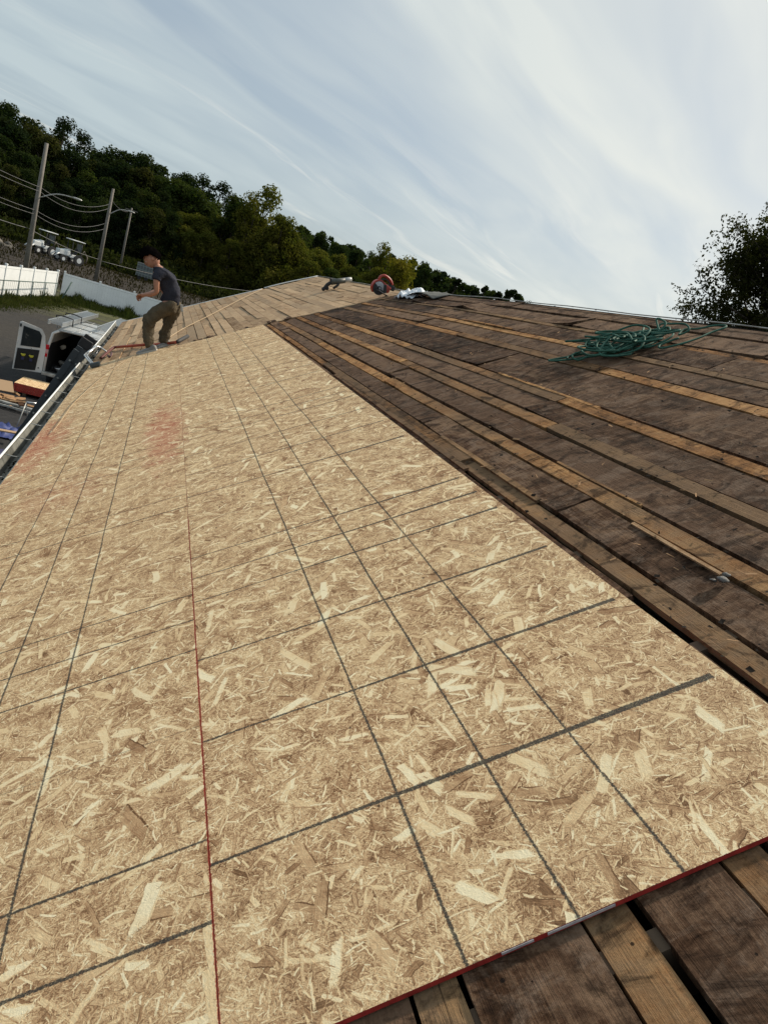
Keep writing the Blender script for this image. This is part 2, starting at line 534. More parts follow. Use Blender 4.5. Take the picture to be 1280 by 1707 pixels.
M = {}
M['osb'] = make_osb('osb_sheet')
M['osb_plain'] = make_osb('osb_plain', grid=False)
M['board'] = make_wood('old_board', (0.008, 0.004, 0.002), (0.066, 0.034, 0.019), (0.23, 0.145, 0.09), 0.7, 0.8, 0.20, alt=(0.13, 0.080, 0.052), scuff=0.62)
M['strip'] = make_wood('lath_strip', (0.035, 0.017, 0.008), (0.27, 0.130, 0.050), (0.47, 0.27, 0.12), 0.9, 0.7, 0.5, alt=(0.15, 0.102, 0.064), scuff=0.25)
M['plank'] = make_wood('weathered_plank', (0.16, 0.095, 0.052), (0.39, 0.265, 0.16), (0.53, 0.39, 0.25), 0.8, 0.5, 0.4, alt=(0.36, 0.26, 0.17))
M['splinter'] = make_wood('fresh_split_wood', (0.20, 0.11, 0.055), (0.33, 0.20, 0.11), (0.44, 0.30, 0.18), 1.0, 0.3, 0.0, nails=False)
M['rededge'] = simple('red_edge_paint', (0.34, 0.026, 0.020), 0.6, var=0.35, scale=40, bump=0.0006)
M['whiteedge'] = simple('pale_edge_paint', (0.42, 0.38, 0.38), 0.6, var=0.3, scale=60)
M['alu'] = simple('aluminium', (0.62, 0.63, 0.63), 0.32, 0.9, 0.12, 10)
M['alu_dull'] = simple('dull_aluminium', (0.42, 0.42, 0.40), 0.5, 0.6, 0.3, 8, dirt=(0.10, 0.09, 0.07))
M['white_alu'] = simple('gutter_white', (0.78, 0.79, 0.78), 0.4, 0.0, 0.08, 6)
M['gutter_in'] = simple('gutter_inside', (0.17, 0.17, 0.15), 0.6, 0.1, 0.4, 5, dirt=(0.03, 0.028, 0.02), spec=0.2)
M['dark_rail'] = simple('dark_grey_fibreglass', (0.045, 0.052, 0.058), 0.5, 0.0, 0.2, 6)
M['black'] = simple('black_rubber', (0.018, 0.018, 0.020), 0.7, 0.0, 0.3, 20)
M['red_paint'] = simple('red_tool_paint', (0.42, 0.035, 0.018), 0.42, 0.0, 0.2, 20, dirt=(0.10, 0.04, 0.03))
M['orange_red'] = simple('orange_red_steel', (0.48, 0.075, 0.030), 0.5, 0.0, 0.25, 15, dirt=(0.09, 0.03, 0.02))
M['steel'] = simple('steel', (0.35, 0.35, 0.36), 0.35, 0.9, 0.2, 20)
M['debris'] = simple('leaf_debris', (0.022, 0.019, 0.012), 0.95, 0.0, 0.6, 40, spec=0.05)
M['vinyl'] = simple('white_vinyl', (0.78, 0.80, 0.80), 0.45, 0.0, 0.05, 2)
M['van_white'] = simple('van_paint', (0.62, 0.63, 0.63), 0.28, 0.0, 0.05, 2, dirt=(0.42, 0.41, 0.38))
M['van_dark'] = simple('van_interior', (0.012, 0.012, 0.013), 0.8, 0.0, 0.3, 10)
M['van_roof'] = simple('van_roof_paint', (0.45, 0.47, 0.48), 0.25, 0.1, 0.1, 3)
M['tail'] = simple('tail_lamp_red', (0.50, 0.01, 0.02), 0.25, 0.0, 0.1, 10)
M['tail_clear'] = simple('tail_lamp_clear', (0.6, 0.35, 0.35), 0.25, 0.0, 0.1, 10)
M['yellow'] = simple('yellow_glove', (0.50, 0.45, 0.04), 0.7, 0.0, 0.2, 20)
M['navy'] = simple('navy_cloth', (0.03, 0.03, 0.08), 0.8, 0.0, 0.2, 20)
M['blue'] = simple('blue_tarp', (0.022, 0.038, 0.15), 0.6, 0.0, 0.3, 6)
M['white_cloth'] = simple('white_sheet', (0.72, 0.75, 0.80), 0.8, 0.0, 0.08, 10)
M['felt'] = simple('grey_felt', (0.085, 0.088, 0.082), 0.85, 0.0, 0.2, 12, bump=0.001)
M['felt_dark'] = simple('dark_felt', (0.022, 0.018, 0.015), 0.95, 0.0, 0.4, 30, spec=0.05)
M['hose'] = simple('green_hose', (0.040, 0.115, 0.085), 0.75, 0.0, 0.3, 14, spec=0.2)
M['rope'] = simple('tan_rope', (0.42, 0.31, 0.19), 0.9, 0.0, 0.2, 60)
M['green_line'] = simple('green_cord', (0.16, 0.34, 0.12), 0.8, 0.0, 0.2, 60)
M['skin'] = simple('skin', (0.40, 0.19, 0.12), 0.5, 0.0, 0.12, 12)
M['hair'] = simple('black_hair', (0.0035, 0.003, 0.003), 0.9, 0.0, 0.4, 60, spec=0.0)
M['shirt'] = simple('dark_navy_shirt', (0.030, 0.032, 0.044), 0.85, 0.0, 0.25, 9, bump=0.012, spec=0.08)
M['khaki'] = simple('khaki_trousers', (0.100, 0.082, 0.056), 0.9, 0.0, 0.25, 9, bump=0.02, spec=0.08)
M['shoe'] = simple('grey_shoe', (0.20, 0.195, 0.185), 0.7, 0.0, 0.25, 20)
M['sole'] = simple('pale_sole', (0.42, 0.42, 0.40), 0.7, 0.0, 0.15, 20)
M['eye_white'] = simple('eye_white', (0.7, 0.68, 0.65), 0.3, 0.0, 0.02, 20)
M['pole'] = simple('weathered_pole', (0.165, 0.15, 0.13), 0.85, 0.0, 0.25, 4)
M['cable'] = simple('black_cable', (0.10, 0.10, 0.10), 0.6, 0.0, 0.1, 4)
M['concrete'] = simple('boulder_stone', (0.11, 0.098, 0.082), 0.9, 0.0, 0.3, 1.5, bump=0.03)
M['fence_green'] = simple('green_rail', (0.03, 0.07, 0.06), 0.6, 0.0, 0.2, 6)
M['siding'] = simple('house_siding', (0.45, 0.43, 0.38), 0.8, 0.0, 0.06, 3)
M['shingle'] = simple('old_shingle', (0.09, 0.085, 0.08), 0.95, 0.0, 0.4, 12, bump=0.004)
M['rafter'] = simple('rafter_wood', (0.10, 0.065, 0.04), 0.9, 0.0, 0.3, 8)
M['bark'] = simple('bark', (0.07, 0.055, 0.042), 0.95, 0.0, 0.35, 3, bump=0.02)
M['tote'] = simple('pale_plastic', (0.10, 0.11, 0.115), 0.6, 0.0, 0.1, 2)
M['machine_white'] = simple('machine_white', (0.66, 0.68, 0.68), 0.4, 0.0, 0.06, 3)
M['glass_dark'] = simple('dark_glass', (0.02, 0.025, 0.028), 0.08, 0.0, 0.1, 3)
M['cast'] = simple('putty', (0.16, 0.155, 0.145), 0.8, 0.0, 0.2, 60, bump=0.003)
M['wall_grey'] = simple('grey_green_sheeting', (0.24, 0.29, 0.28), 0.7, 0.0, 0.1, 3)


def make_leaf():
    m = bpy.data.materials.new('foliage')
    m.use_nodes = True
    t = NT(m.node_tree)
    oi = t.n('ShaderNodeObjectInfo')
    pos = t.n('ShaderNodeTexCoord').outputs['Object']
    n1 = t.noise(pos, 5.0, 3, 0.6)
    g = t.n('ShaderNodeNewGeometry').outputs['Random Per Island']
    c = t.mix(t.mr(n1, 0.35, 0.65), t.mix(1.0, oi.outputs['Color'], (0.70, 0.80, 0.65), 'MULTIPLY'), t.mix(1.0, oi.outputs['Color'], (1.45, 1.2, 1.0), 'MULTIPLY'))
    c = t.mix(t.m('MULTIPLY', g, 0.5), c, t.mix(1.0, c, (0.45, 0.5, 0.4), 'MULTIPLY'))
    d = t.n('ShaderNodeBsdfDiffuse', {'Color': c})
    tr = t.n('ShaderNodeBsdfTranslucent', {'Color': t.mix(1.0, c, (1.1, 1.25, 0.5), 'MULTIPLY')})
    mx = t.n('ShaderNodeMixShader', {0: 0.35, 1: d.outputs[0], 2: tr.outputs[0]})
    t.n('ShaderNodeOutputMaterial', {'Surface': mx.outputs[0]})
    return m


M['leaf'] = make_leaf()

# ------------------------------------------------------------------ ground and terrain
G = -4.2


def ground_z(x, y):
    d = math.hypot(x, y)
    az = math.degrees(math.atan2(x, y))
    s = max(0.0, min(1.0, (52 - abs(az - 5)) / 25.0))
    s = s * s * (3 - 2 * s)
    z = 0.0
    if d > 62:
        q = min(1.0, (d - 62) / 36); z += q * q * (3 - 2 * q) * 1.25 * s
    if d > 118: z = (min(d, 480) - 118) * 0.055 * s
    z += mnoise.noise(Vector((x * 0.03, y * 0.03, 0))) * min(1.0, max(0, d - 60) / 60) * 1.0
    return G + z


def make_ground():
    m, t, b = new_mat('yard_ground')
    pos = t.n('ShaderNodeTexCoord').outputs['Object']
    x, y, z = t.xyz(pos)
    n1 = t.noise(pos, 0.25, 6, 0.65)
    n2 = t.noise(pos, 6.0, 4, 0.7)
    n3 = t.noise(t.vm('MULTIPLY', pos, (0.5, 1.5, 1)), 0.6, 5, 0.6)
    asph = t.mix(t.mr(n2, 0.3, 0.7), (0.016, 0.016, 0.018), (0.034, 0.033, 0.033))
    dirt = t.mix(t.mr(n2, 0.3, 0.7), (0.030, 0.026, 0.021), (0.056, 0.048, 0.038))
    gr = t.mix(t.mr(n3, 0.3, 0.7), (0.035, 0.042, 0.016), (0.085, 0.085, 0.035))
    yy = t.m('ADD', y, t.m('MULTIPLY', t.m('SUBTRACT', n1, 0.5), 14.0))
    c = t.mix(t.mr(yy, 27.0, 33.0), asph, t.mix(t.mr(n3, 0.3, 0.7, 0.2, 0.8), asph, dirt))
    c = t.mix(t.mr(yy, 44.0, 49.0), c, t.mix(t.mr(n3, 0.40, 0.55), dirt, gr))
    c = t.mix(t.mr(yy, 64.0, 68.0), c, t.mix(t.mr(n3, .35, .65), (0.016, 0.013, 0.010), (0.042, 0.034, 0.027)))
    c = t.mix(t.mr(yy, 100.0, 112.0), c, t.mix(n3, (0.012, 0.012, 0.007), (0.026, 0.023, 0.014)))
    t.set(b.inputs['Base Color'], c)
    b.inputs['Roughness'].default_value = 0.95
    b.inputs['Specular IOR Level'].default_value = 0.2
    bp = t.n('ShaderNodeBump', {'Height': t.m('ADD', n2, n1), 'Strength': 0.6, 'Distance': 0.05})
    t.set(b.inputs['Normal'], bp.outputs[0])
    bm = bmesh.new()
    rads = [0.5, 6, 12, 20, 30, 40, 50, 60, 70, 80, 90, 100, 110, 120, 135, 150, 170, 200, 240, 290, 350, 420, 500, 650, 900, 1500, 3000]
    NA = 96
    c0 = bm.verts.new((0, 0, G))
    prev = None
    for r in rads:
        ring = []
        for k in range(NA):
            a = k * 2 * math.pi / NA
            xx, yv = r * math.sin(a), r * math.cos(a)
            ring.append(bm.verts.new((xx, yv, ground_z(xx, yv))))
        if prev is None:
            for k in range(NA): bm.faces.new((c0, ring[(k + 1) % NA], ring[k]))
        else:
            for k in range(NA): bm.faces.new((prev[k], prev[(k + 1) % NA], ring[(k + 1) % NA], ring[k]))
        prev = ring
    for f in bm.faces: f.smooth = True
    mb = MB()
    mb.bm.free()
    mb.bm = bm
    o = mb.build('ground', m)
    tag(o, kind='structure')


make_ground()

# ------------------------------------------------------------------ house
RIDGE_U = 136.5 * IN
house = empty('house', (2.9, 6.5, G), 'house with its gable roof stripped to old boards and partly covered with new chip board', 'house')
V0, V1 = -3.2, 16.75          # ends of the building
BND = 9.38                    # where the light boards start
WX0, WX1 = -0.82, 2 * RIDGE_U * RC + 0.82


def roof_slab(name, u0, u1, v0, v1, h, th, mat, parent=house, mat_side=None, nv=1, nu=1, wob=0.0, edge=0.0, seed=0, lift=None, shift=None, mats=None, side_mi=0, bottom=True):
    """a board or sheet lying on the slope; top face subdivided along v, uv in metres"""
    rr = random.Random(seed)
    bm = bmesh.new()
    uvl = bm.loops.layers.uv.new('UVMap')
    ns = rr.random() * 100
    grid_t, grid_b = [], []
    for j in range(nv + 1):
        v = v0 + (v1 - v0) * j / nv
        rt, rb = [], []
        for i in range(nu + 1):
            u = u0 + (u1 - u0) * i / nu
            du = 0.0
            if edge and i in (0, nu):
                du = (mnoise.noise(Vector((v * 2.3, ns + i * 7, 0))) * 1.0 + mnoise.noise(Vector((v * 11.0, ns + i * 9, 3))) * 0.5) * edge
            sh = shift(u, v) if shift else 0.0
            dv = 0.0
            if edge and j in (0, nv): dv = (mnoise.noise(Vector((u * 13.0, ns + j, 5))) * 3 + mnoise.noise(Vector((u * 60.0, ns + j, 5)))) * edge
            hh = h + mnoise.noise(Vector((v * 0.8, u * 3, ns))) * wob
            if lift: hh += lift(u, v)
            rt.append((u + du + sh, v + dv, hh, u + du, v))
            rb.append((u + du + sh, v + dv, hh - th, u + du, v))
        grid_t.append(rt)
        grid_b.append(rb)
    vt = [[bm.verts.new(P(a, b, c)) for a, b, c, _, _ in row] for row in grid_t]
    vb = [[bm.verts.new(P(a, b, c)) for a, b, c, _, _ in row] for row in grid_b]

    def fc(vs_, uvs, mi=0):
        f = bm.faces.new(vs_)
        f.material_index = mi
        for l, q in zip(f.loops, uvs): l[uvl].uv = q
        return f
    def q(g, j, i): return (g[j][i][3], g[j][i][4])
    for j in range(nv):
        for i in range(nu):
            fc((vt[j][i], vt[j][i + 1], vt[j + 1][i + 1], vt[j + 1][i]), (q(grid_t, j, i), q(grid_t, j, i + 1), q(grid_t, j + 1, i + 1), q(grid_t, j + 1, i)))
            if bottom:
                fc((vb[j][i], vb[j + 1][i], vb[j + 1][i + 1], vb[j][i + 1]), (q(grid_b, j, i), q(grid_b, j + 1, i), q(grid_b, j + 1, i + 1), q(grid_b, j, i + 1)))
        for i, sgn in ((0, 1), (nu, -1)):
            a, b_, c, d = vt[j][i], vt[j + 1][i], vb[j + 1][i], vb[j][i]
            u_, va, vbv = grid_t[j][i][3], grid_t[j][i][4], grid_t[j + 1][i][4]
            vs_ = (a, b_, c, d) if sgn > 0 else (d, c, b_, a)
            uvs = [(u_, va), (u_, vbv), (u_ - th, vbv), (u_ - th, va)]
            fc(vs_, uvs if sgn > 0 else uvs[::-1], side_mi)
    for j, sgn in ((0, -1), (nv, 1)):
        for i in range(nu):
            a, b_, c, d = vt[j][i], vt[j][i + 1], vb[j][i + 1], vb[j][i]
            v_ = grid_t[j][i][4]
            ua, ub = grid_t[j][i][3], grid_t[j][i + 1][3]
            uvs = [(ua, v_), (ub, v_), (ub, v_ - th), (ua, v_ - th)]
            vs_ = (d, c, b_, a) if sgn < 0 else (a, b_, c, d)
            fc(vs_, uvs[::-1] if sgn < 0 else uvs, side_mi)
    bmesh.ops.recalc_face_normals(bm, faces=bm.faces[:])
    me = bpy.data.meshes.new(name)
    bm.to_mesh(me)
    bm.free()
    for mm in (mats or [mat]): me.materials.append(mm)
    o = bpy.data.objects.new(name, me)
    COL.objects.link(o)
    o.parent = parent
    o.matrix_parent_inverse = Matrix.Translation(-Vector(parent.location))
    return o


def wall_box(c, size, name='wall', mat=None):
    return MB().box(c, size).build(name, mat or M['siding'], house)


zt = -0.62
wall_box((WX0 + 0.06, (V0 + V1) / 2, (G + zt) / 2 - 0.05), (0.12, V1 - V0 - 0.5, zt - G - 0.1))
wall_box((WX1 - 0.06, (V0 + V1) / 2, (G + zt) / 2 - 0.05), (0.12, V1 - V0 - 0.5, zt - G - 0.1))
for vy in (V0 + 0.31, V1 - 0.31):
    mb = MB()
    pk = RIDGE_U * RC
    Mx = Matrix.Translation((0, vy + 0.06, 0)) @ Matrix.Rotation(R(90), 4, 'X')
    mb.prism([(WX0 + 0.12, G), (WX1 - 0.12, G), (WX1 - 0.12, zt - 0.02), (pk, RIDGE_U * RS - 0.22), (WX0 + 0.12, zt - 0.02)], 0.12, Mx)
    mb.build('wall', M['siding'], house)
# far slope of the gable
mb = MB()
a_ = Vector((RIDGE_U * RC + 0.02, 0, RIDGE_U * RS - 0.02))
for vy, nm in ((0, 0),):
    vs_ = []
    npt = 20
    L = 4.75
    top, bot = [], []
    for j in range(npt + 1):
        v = V0 + (V1 - V0) * j / npt
        r0 = P(RIDGE_U, v, -0.012)
        top.append((mb.bm.verts.new(r0), mb.bm.verts.new(r0 + Vector((L * RC, 0, -L * RS)))))
        bot.append((mb.bm.verts.new(r0 + Vector((0, 0, -0.03))), mb.bm.verts.new(r0 + Vector((L * RC, 0, -L * RS - 0.03)))))
    for j in range(npt):
        mb.face((top[j][0], top[j][1], top[j + 1][1], top[j + 1][0]))
        mb.face((bot[j][0], bot[j + 1][0], bot[j + 1][1], bot[j][1]))
        mb.face((top[j][1], bot[j][1], bot[j + 1][1], top[j + 1][1]))
mb.build('far_roof_slope', M['shingle'], house)
# metal ridge edge that catches the light
mb = MB()
mb.tube([P(RIDGE_U + 0.005, V0 + (V1 - V0) * k / 40, 0.0 + 0.004 * math.sin(k * 1.7)) for k in range(41)], 0.0045, 6)
mb.build('ridge_strip', M['alu_dull'], house)

# rafters under the boards
for k in range(34):
    v = V0 + 0.3 + k * 0.61
    if v > V1 - 0.2: break
    mb = MB()
    a0, b0 = P(-1.02, v, -0.035 - 0.075), P(RIDGE_U - 0.06, v, -0.035 - 0.075)
    c = (a0 + b0) / 2
    mb.box(c, ((b0 - a0).length, 0.04, 0.14), Matrix.Rotation(-math.asin(RS), 3, 'Y'))
    mb.build('rafter', M['rafter'], house)


# ---- old boards and lath strips (dark part)
def ushift(u, v):
    w_ = max(0.0, min(1.0, (u / IN - 50) / 8)) * max(0.0, min(1.0, (112 - u / IN) / 10))
    return -2.6 * IN * w_ * max(0, v) / 9.0 + 0.004 * math.sin(v * 0.9 + u * 9)


rows = [(-50, -41, 'b'), (-40.5, -37.5, 's'), (-37, -29, 'b'), (-28.5, -25.6, 's'), (-25.2, -16.5, 'b'), (-16, -13, 's'), (-12.6, -3.5, 'b'), (-3.1, 0, 's'),
        (0.4, 11.8, 'b'), (12.2, 15.1, 's'), (15.5, 24.0, 'b'), (24.3, 27.5, 's'), (28.3, 34.6, 'b'), (35.0, 38.0, 's'), (38.6, 48.6, 'b')]
upper = [(45.5, 49.5, 'b'), (49.9, 52.5, 's'), (53.0, 59.3, 'b'), (59.7, 62.6, 's'), (63.1, 69.9, 'b'), (70.3, 73.0, 's'), (73.5, 79.7, 'b'), (80.1, 83.0, 's'), (83.5, 97.1, 'b'),
         (97.5, 100.4, 's'), (100.8, 106.9, 'b'), (107.3, 109.4, 's'), (109.8, 118.2, 'b'), (118.6, 120.3, 's'), (120.7, 129.3, 'b'), (129.8, 136.3, 'b')]
TOPH = -0.0125
sd_ = 100
rr = random.Random(3)
for (a, b_, kd) in rows:
    for (v0, v1) in ((V0, -1.3 + rr.uniform(-.4, .3)), (None, 0.15)):
        if v0 is None: v0 = prev_end + 0.006
        sd_ += 1
        roof_slab('deck_board' if kd == 'b' else 'lath_strip', a * IN, b_ * IN, v0, v1, TOPH - rr.uniform(0, .004) - (0.004 if kd == 's' else 0), 0.021,
                  M['board'] if kd == 'b' else M['strip'], nv=max(4, int((v1 - v0) / 0.07)), nu=1, wob=0.003, edge=0.0025, seed=sd_)
        prev_end = v1
joints = {45.5: [0.42, 2.1, 4.7, 7.1],  # hand-set board ends seen in the photograph (inches row start -> v of the joint)
    49.9: [1.85, 5.2, 7.6], 53.0: [1.06, 2.6, 5.3, 8.3], 59.7: [3.9, 6.5], 63.1: [1.75, 4.1, 6.6], 70.3: [1.95, 4.4, 7.2], 73.5: [2.35, 5.2, 7.9], 80.1: [2.3, 5.0, 7.4],
    83.5: [0.75, 3.6, 6.4], 97.5: [2.62, 4.9, 7.7], 100.8: [1.3, 3.9, 6.1, 8.2], 107.3: [3.2, 6.0], 109.8: [2.1, 4.4, 6.8], 118.6: [3.6, 7.0], 120.7: [2.0, 4.0, 6.3, 8.1], 129.8: [1.2, 3.4, 5.6, 7.6]}
for (a, b_, kd) in upper:
    ends = [V0, -0.9 + rr.uniform(-.5, .4)] + joints[a] + [BND - 0.01 + rr.uniform(-.015, .01)]
    for k, (v0, v1) in enumerate(zip(ends, ends[1:])):
        sd_ += 1
        if a == 45.5 and k < 2: continue
        lift = None
        hh = TOPH - rr.uniform(0, .006)
        if kd == 's': hh = TOPH + rr.uniform(-.004, .003)
        tl = rr.uniform(-.05, .05) if kd == 'b' else 0
        warp = rr.choice([0, 0, 0.006, 0.010]) if kd == 'b' else rr.choice([0, 0.004])
        if a == 53.0 and k == 2: warp = 0.010; tl = 0.05
        if a == 53.0 and k == 1: hh = TOPH - 0.004
        if a == 120.7 and k in (3, 4): warp = 0.026; tl = -0.09
        if a == 63.1 and k == 3: warp = 0.012
        uc = (a + b_) / 2 * IN

        def lift(u, v, v0=v0, v1=v1, uc=uc, tl=tl, warp=warp):
            e = max(0.0, 1 - min(v - v0, v1 - v) / 0.45)
            return (u - uc) * tl * (0.4 + 0.6 * e) + warp * e * e
        ww = rr.uniform(-.35, .2)
        g0 = rr.uniform(0.1, 0.5) * IN if kd == 'b' else 0
        du_ = rr.uniform(-.35, .35) * IN if kd == 's' else 0
        roof_slab('deck_board' if kd == 'b' else 'lath_strip', a * IN + du_ + g0, b_ * IN + du_ - g0 * 0.8, v0 + 0.004, v1 - 0.004, hh, 0.021,
                  M['board'] if kd == 'b' else M['strip'], nv=max(4, int((v1 - v0) / 0.08)), nu=5, wob=0.004, edge=0.0042, seed=sd_, lift=lift, shift=ushift)
# half-torn thin slivers lying against board edges
for (u_, v0, v1, wd) in ((52.7, 1.2, 2.3, 0.9), (82.6, 2.0, 3.2, 0.8), (49.2, 1.75, 4.6, 1.1), (110, 4.5, 5.6, 0.7), (62.9, 0.9, 1.5, 0.5)):
    sd_ += 1
    roof_slab('split_lath', u_ * IN, (u_ + wd) * IN, v0, v1, TOPH + 0.004, 0.012, M['strip'], nv=14, wob=0.006, edge=0.004, seed=sd_, shift=ushift)

# splinters, felt shreds and bent staples strewn over the old boards: stuff
for nm, cnt, mt, lo_, hi_, sdd in (('wood_splinters', 480, 'splinter', .002, .016, 1), ('felt_shreds', 1500, 'felt_dark', .002, .011, 2)):
    rq = random.Random(sdd)
    mb = MB()
    for k in range(cnt):
        uu, vv = rq.uniform(50, 135) * IN, BND * rq.random() ** 1.3 - .4
        if nm == 'felt_shreds' and k % 2:   # along board edges
            rw = rq.choice(upper); uu = (rw[rq.randint(0, 1)] + rq.gauss(0, .35)) * IN + ushift(rw[0] * IN, vv)
        L_ = rq.uniform(lo_, hi_) * (1.4 if nm[0] == 'w' else 1)
        wd_ = L_ * rq.uniform(.08, .3) if nm[0] == 'w' else L_ * rq.uniform(.3, .9)
        a_ = rq.gauss(1.57, .6)
        c_, s__ = math.cos(a_), math.sin(a_)
        hh_ = TOPH + 0.006 + rq.random() * .004
        q4 = []
        for (p_, o_) in ((-1, -.6), (.9, -1), (1, .7), (-.8, 1)):
            q4.append(mb.bm.verts.new(P(uu + c_ * L_ * p_ - s__ * wd_ * o_, vv + s__ * L_ * p_ + c_ * wd_ * o_, hh_ + rq.uniform(-.002, .004))))
        mb.face(q4)
    tag(mb.build(nm, M[mt], house), kind='stuff')

# ---- light weathered planks of the far part
u = -48.6
k = 0
while u < 136.0:
    wd = rr.choice([5.2, 5.4, 5.6, 5.5])
    e = min(u + wd, 136.4)
    ends = [BND + 0.03 + rr.uniform(-.02, .03)] + sorted([BND + 1.5 + rr.uniform(-.9, 1.0), BND + 3.6 + rr.uniform(-.8, .9), BND + 5.6 + rr.uniform(-.6, .6)]) + [V1]
    if k % 3 == 1: ends.pop(2)
    for v0, v1 in zip(ends, ends[1:]):
        sd_ += 1
        g1 = rr.uniform(0.12, 0.42)
        t0 = rr.uniform(-.06, .06)
        uc = (u + e) / 2 * IN
        roof_slab('weathered_plank', u * IN, (e - g1) * IN, v0 + 0.005, v1 - 0.005, -0.010 + rr.uniform(-.005, .006), 0.02, M['plank'],
                  nv=max(4, int((v1 - v0) / 0.16)), nu=1, wob=0.006, edge=0.003, seed=sd_, lift=lambda u_, v_, uc=uc, t0=t0: (u_ - uc) * t0)
    u = e
    k += 1

# broken ends at the joint between the two parts of the deck
for k in range(26):
    uu = rr.uniform(-6, 66)
    v0 = BND - rr.uniform(0.02, 0.1)
    sd_ += 1
    roof_slab('broken_lath', uu * IN, (uu + rr.uniform(.8, 2.6)) * IN, v0, v0 + rr.uniform(.06, .22), rr.uniform(-.004, .012), 0.010, M['board'] if rr.random() < .6 else M['plank'], nv=3, wob=0.01, edge=0.006, seed=sd_)

# ---- new sheathing panels
S96 = 96 * IN
gap = 0.0014
right_seams = [-15.4 * IN] + [-15.4 * IN + S96 * k for k in range(1, 4)] + [BND - 0.06]
left_seams = [-28.6 * IN - S96 + 0.0] + [-28.6 * IN + S96 * k for k in range(0, 5)]
left_seams[-1] = BND + 0.10
sid = 900
for (ua, ub, seams) in ((0.0, 48 * IN, right_seams), (-48 * IN, 0.0, left_seams)):
    for v0, v1 in zip(seams, seams[1:]):
        if v1 < -1.2 and False: continue
        sid += 1
        o = roof_slab('sheathing_panel', ua + gap * .6, ub - gap * .6, v0 + gap * .5, v1 - gap * .5, 0.0 + (0.0006 if ua < 0 else 0.0), 0.0115, None, mats=[M['osb'], M['rededge']], side_mi=1, nv=24, nu=10,
                      wob=0.0012, edge=0.0, seed=sid)
        if v0 < -0.39 and ua == 0.0: tag(o, 'nearest chip board panel on the upper row with red and white painted lower edge')
# pale overpainted stretch of the red edge
for (a, b_) in ((18.3, 20.6), (21.6, 26.6)):
    mb = MB()
    p0, p1 = P(a * IN, -15.4 * IN + gap * .5 - 0.0012, -0.0040), P(b_ * IN, -15.4 * IN + gap * .5 - 0.0012, -0.0040)
    mb.box((p0 + p1) / 2, ((p1 - p0).length, 0.0016, 0.0050), Matrix.Rotation(-math.asin(RS), 3, 'Y'))
    mb.build('white_paint_smear', M['whiteedge'], house)

# ---- fascia, gutter with straps, debris
mb = MB()
mb.box((-1.035, (V0 + V1) / 2, -0.70), (0.02, V1 - V0, 0.13))
mb.build('fascia', simple('dark_fascia', (0.05, 0.045, 0.04), 0.8), house)
gx0, gx1, gz = -1.205, -1.055, -0.655
prof_out = [(gx1, gz), (gx1, gz - 0.115), (gx0 + 0.045, gz - 0.115), (gx0 + 0.02, gz - 0.06), (gx0, gz - 0.03), (gx0, gz)]
mb = MB()
npt = 30
ringsA = []
for j in range(npt + 1):
    v = V0 + (V1 + 0.1 - V0) * j / npt
    wobz = 0.006 * math.sin(v * 0.8)
    ringsA.append([mb.bm.verts.new((x, v, z + wobz)) for x, z in prof_out] + [mb.bm.verts.new((x + (0.004 if i > 2 else -0.004 if i == 0 or i == 1 else 0.0), v, z + 0.004 + wobz)) for i, (x, z) in enumerate(prof_out)])
nP = len(prof_out)
for j in range(npt):
    A, B = ringsA[j], ringsA[j + 1]
    for i in range(nP - 1):
        mb.face((A[i], A[i + 1], B[i + 1], B[i]), 0)
        mb.face((A[nP + i + 1], A[nP + i], B[nP + i], B[nP + i + 1]), 0)
gut = mb.build('gutter', M['gutter_in'], house)
mb = MB()
mb.tube([(gx0 + 0.002, V0 + (V1 + .1 - V0) * j / npt, gz + 0.006 + 0.006 * math.sin((V0 + (V1 + .1 - V0) * j / npt) * 0.8)) for j in range(npt + 1)], 0.0095, 8)
lip = mb.build('gutter_lip', M['white_alu'], gut)
for k in range(26):
    v = 3.6 + k * 0.56 if k < 22 else 3.6 - (k - 21) * 0.7
    mb = MB()
    zz = gz + 0.004 + 0.006 * math.sin(v * 0.8)
    mb.tube([(gx0, v, zz), (gx0 + 0.07, v + 0.004, zz - 0.004), (gx1 + 0.004, v + 0.01, zz - 0.002)], 0.0042, 6)
    mb.build('gutter_strap', M['alu_dull'], gut)
# leaf litter heaped in the gutter: stuff
mb = MB()
rl = random.Random(5)
for k in range(5200):
    v = rl.uniform(3.5, 16.6)
    hgt = max(0.0, mnoise.noise(Vector((v * 1.6, 2, 0))) + 0.25)
    x = gx1 - 0.008 - abs(rl.gauss(0, 0.028)) * (0.5 + hgt)
    x = max(x, gx0 + 0.05)
    z = gz - 0.105 + rl.random() * (0.02 + 0.11 * hgt * (1 - (gx1 - x) / 0.14))
    s_ = rl.uniform(0.008, 0.022)
    d1 = Vector((rl.uniform(-1, 1), rl.uniform(-1, 1), rl.uniform(-.6, .6))).normalized() * s_
    d2 = Vector((rl.uniform(-1, 1), rl.uniform(-1, 1), rl.uniform(-.6, .6))).normalized() * s_ * 0.6
    c = Vector((x, v, z))
    mb.face([mb.bm.verts.new(c - d1 - d2), mb.bm.verts.new(c + d1 - d2 * .4), mb.bm.verts.new(c + d1 * .6 + d2), mb.bm.verts.new(c - d1 * .5 + d2)])
tag(mb.build('gutter_litter', M['debris'], gut), kind='stuff')
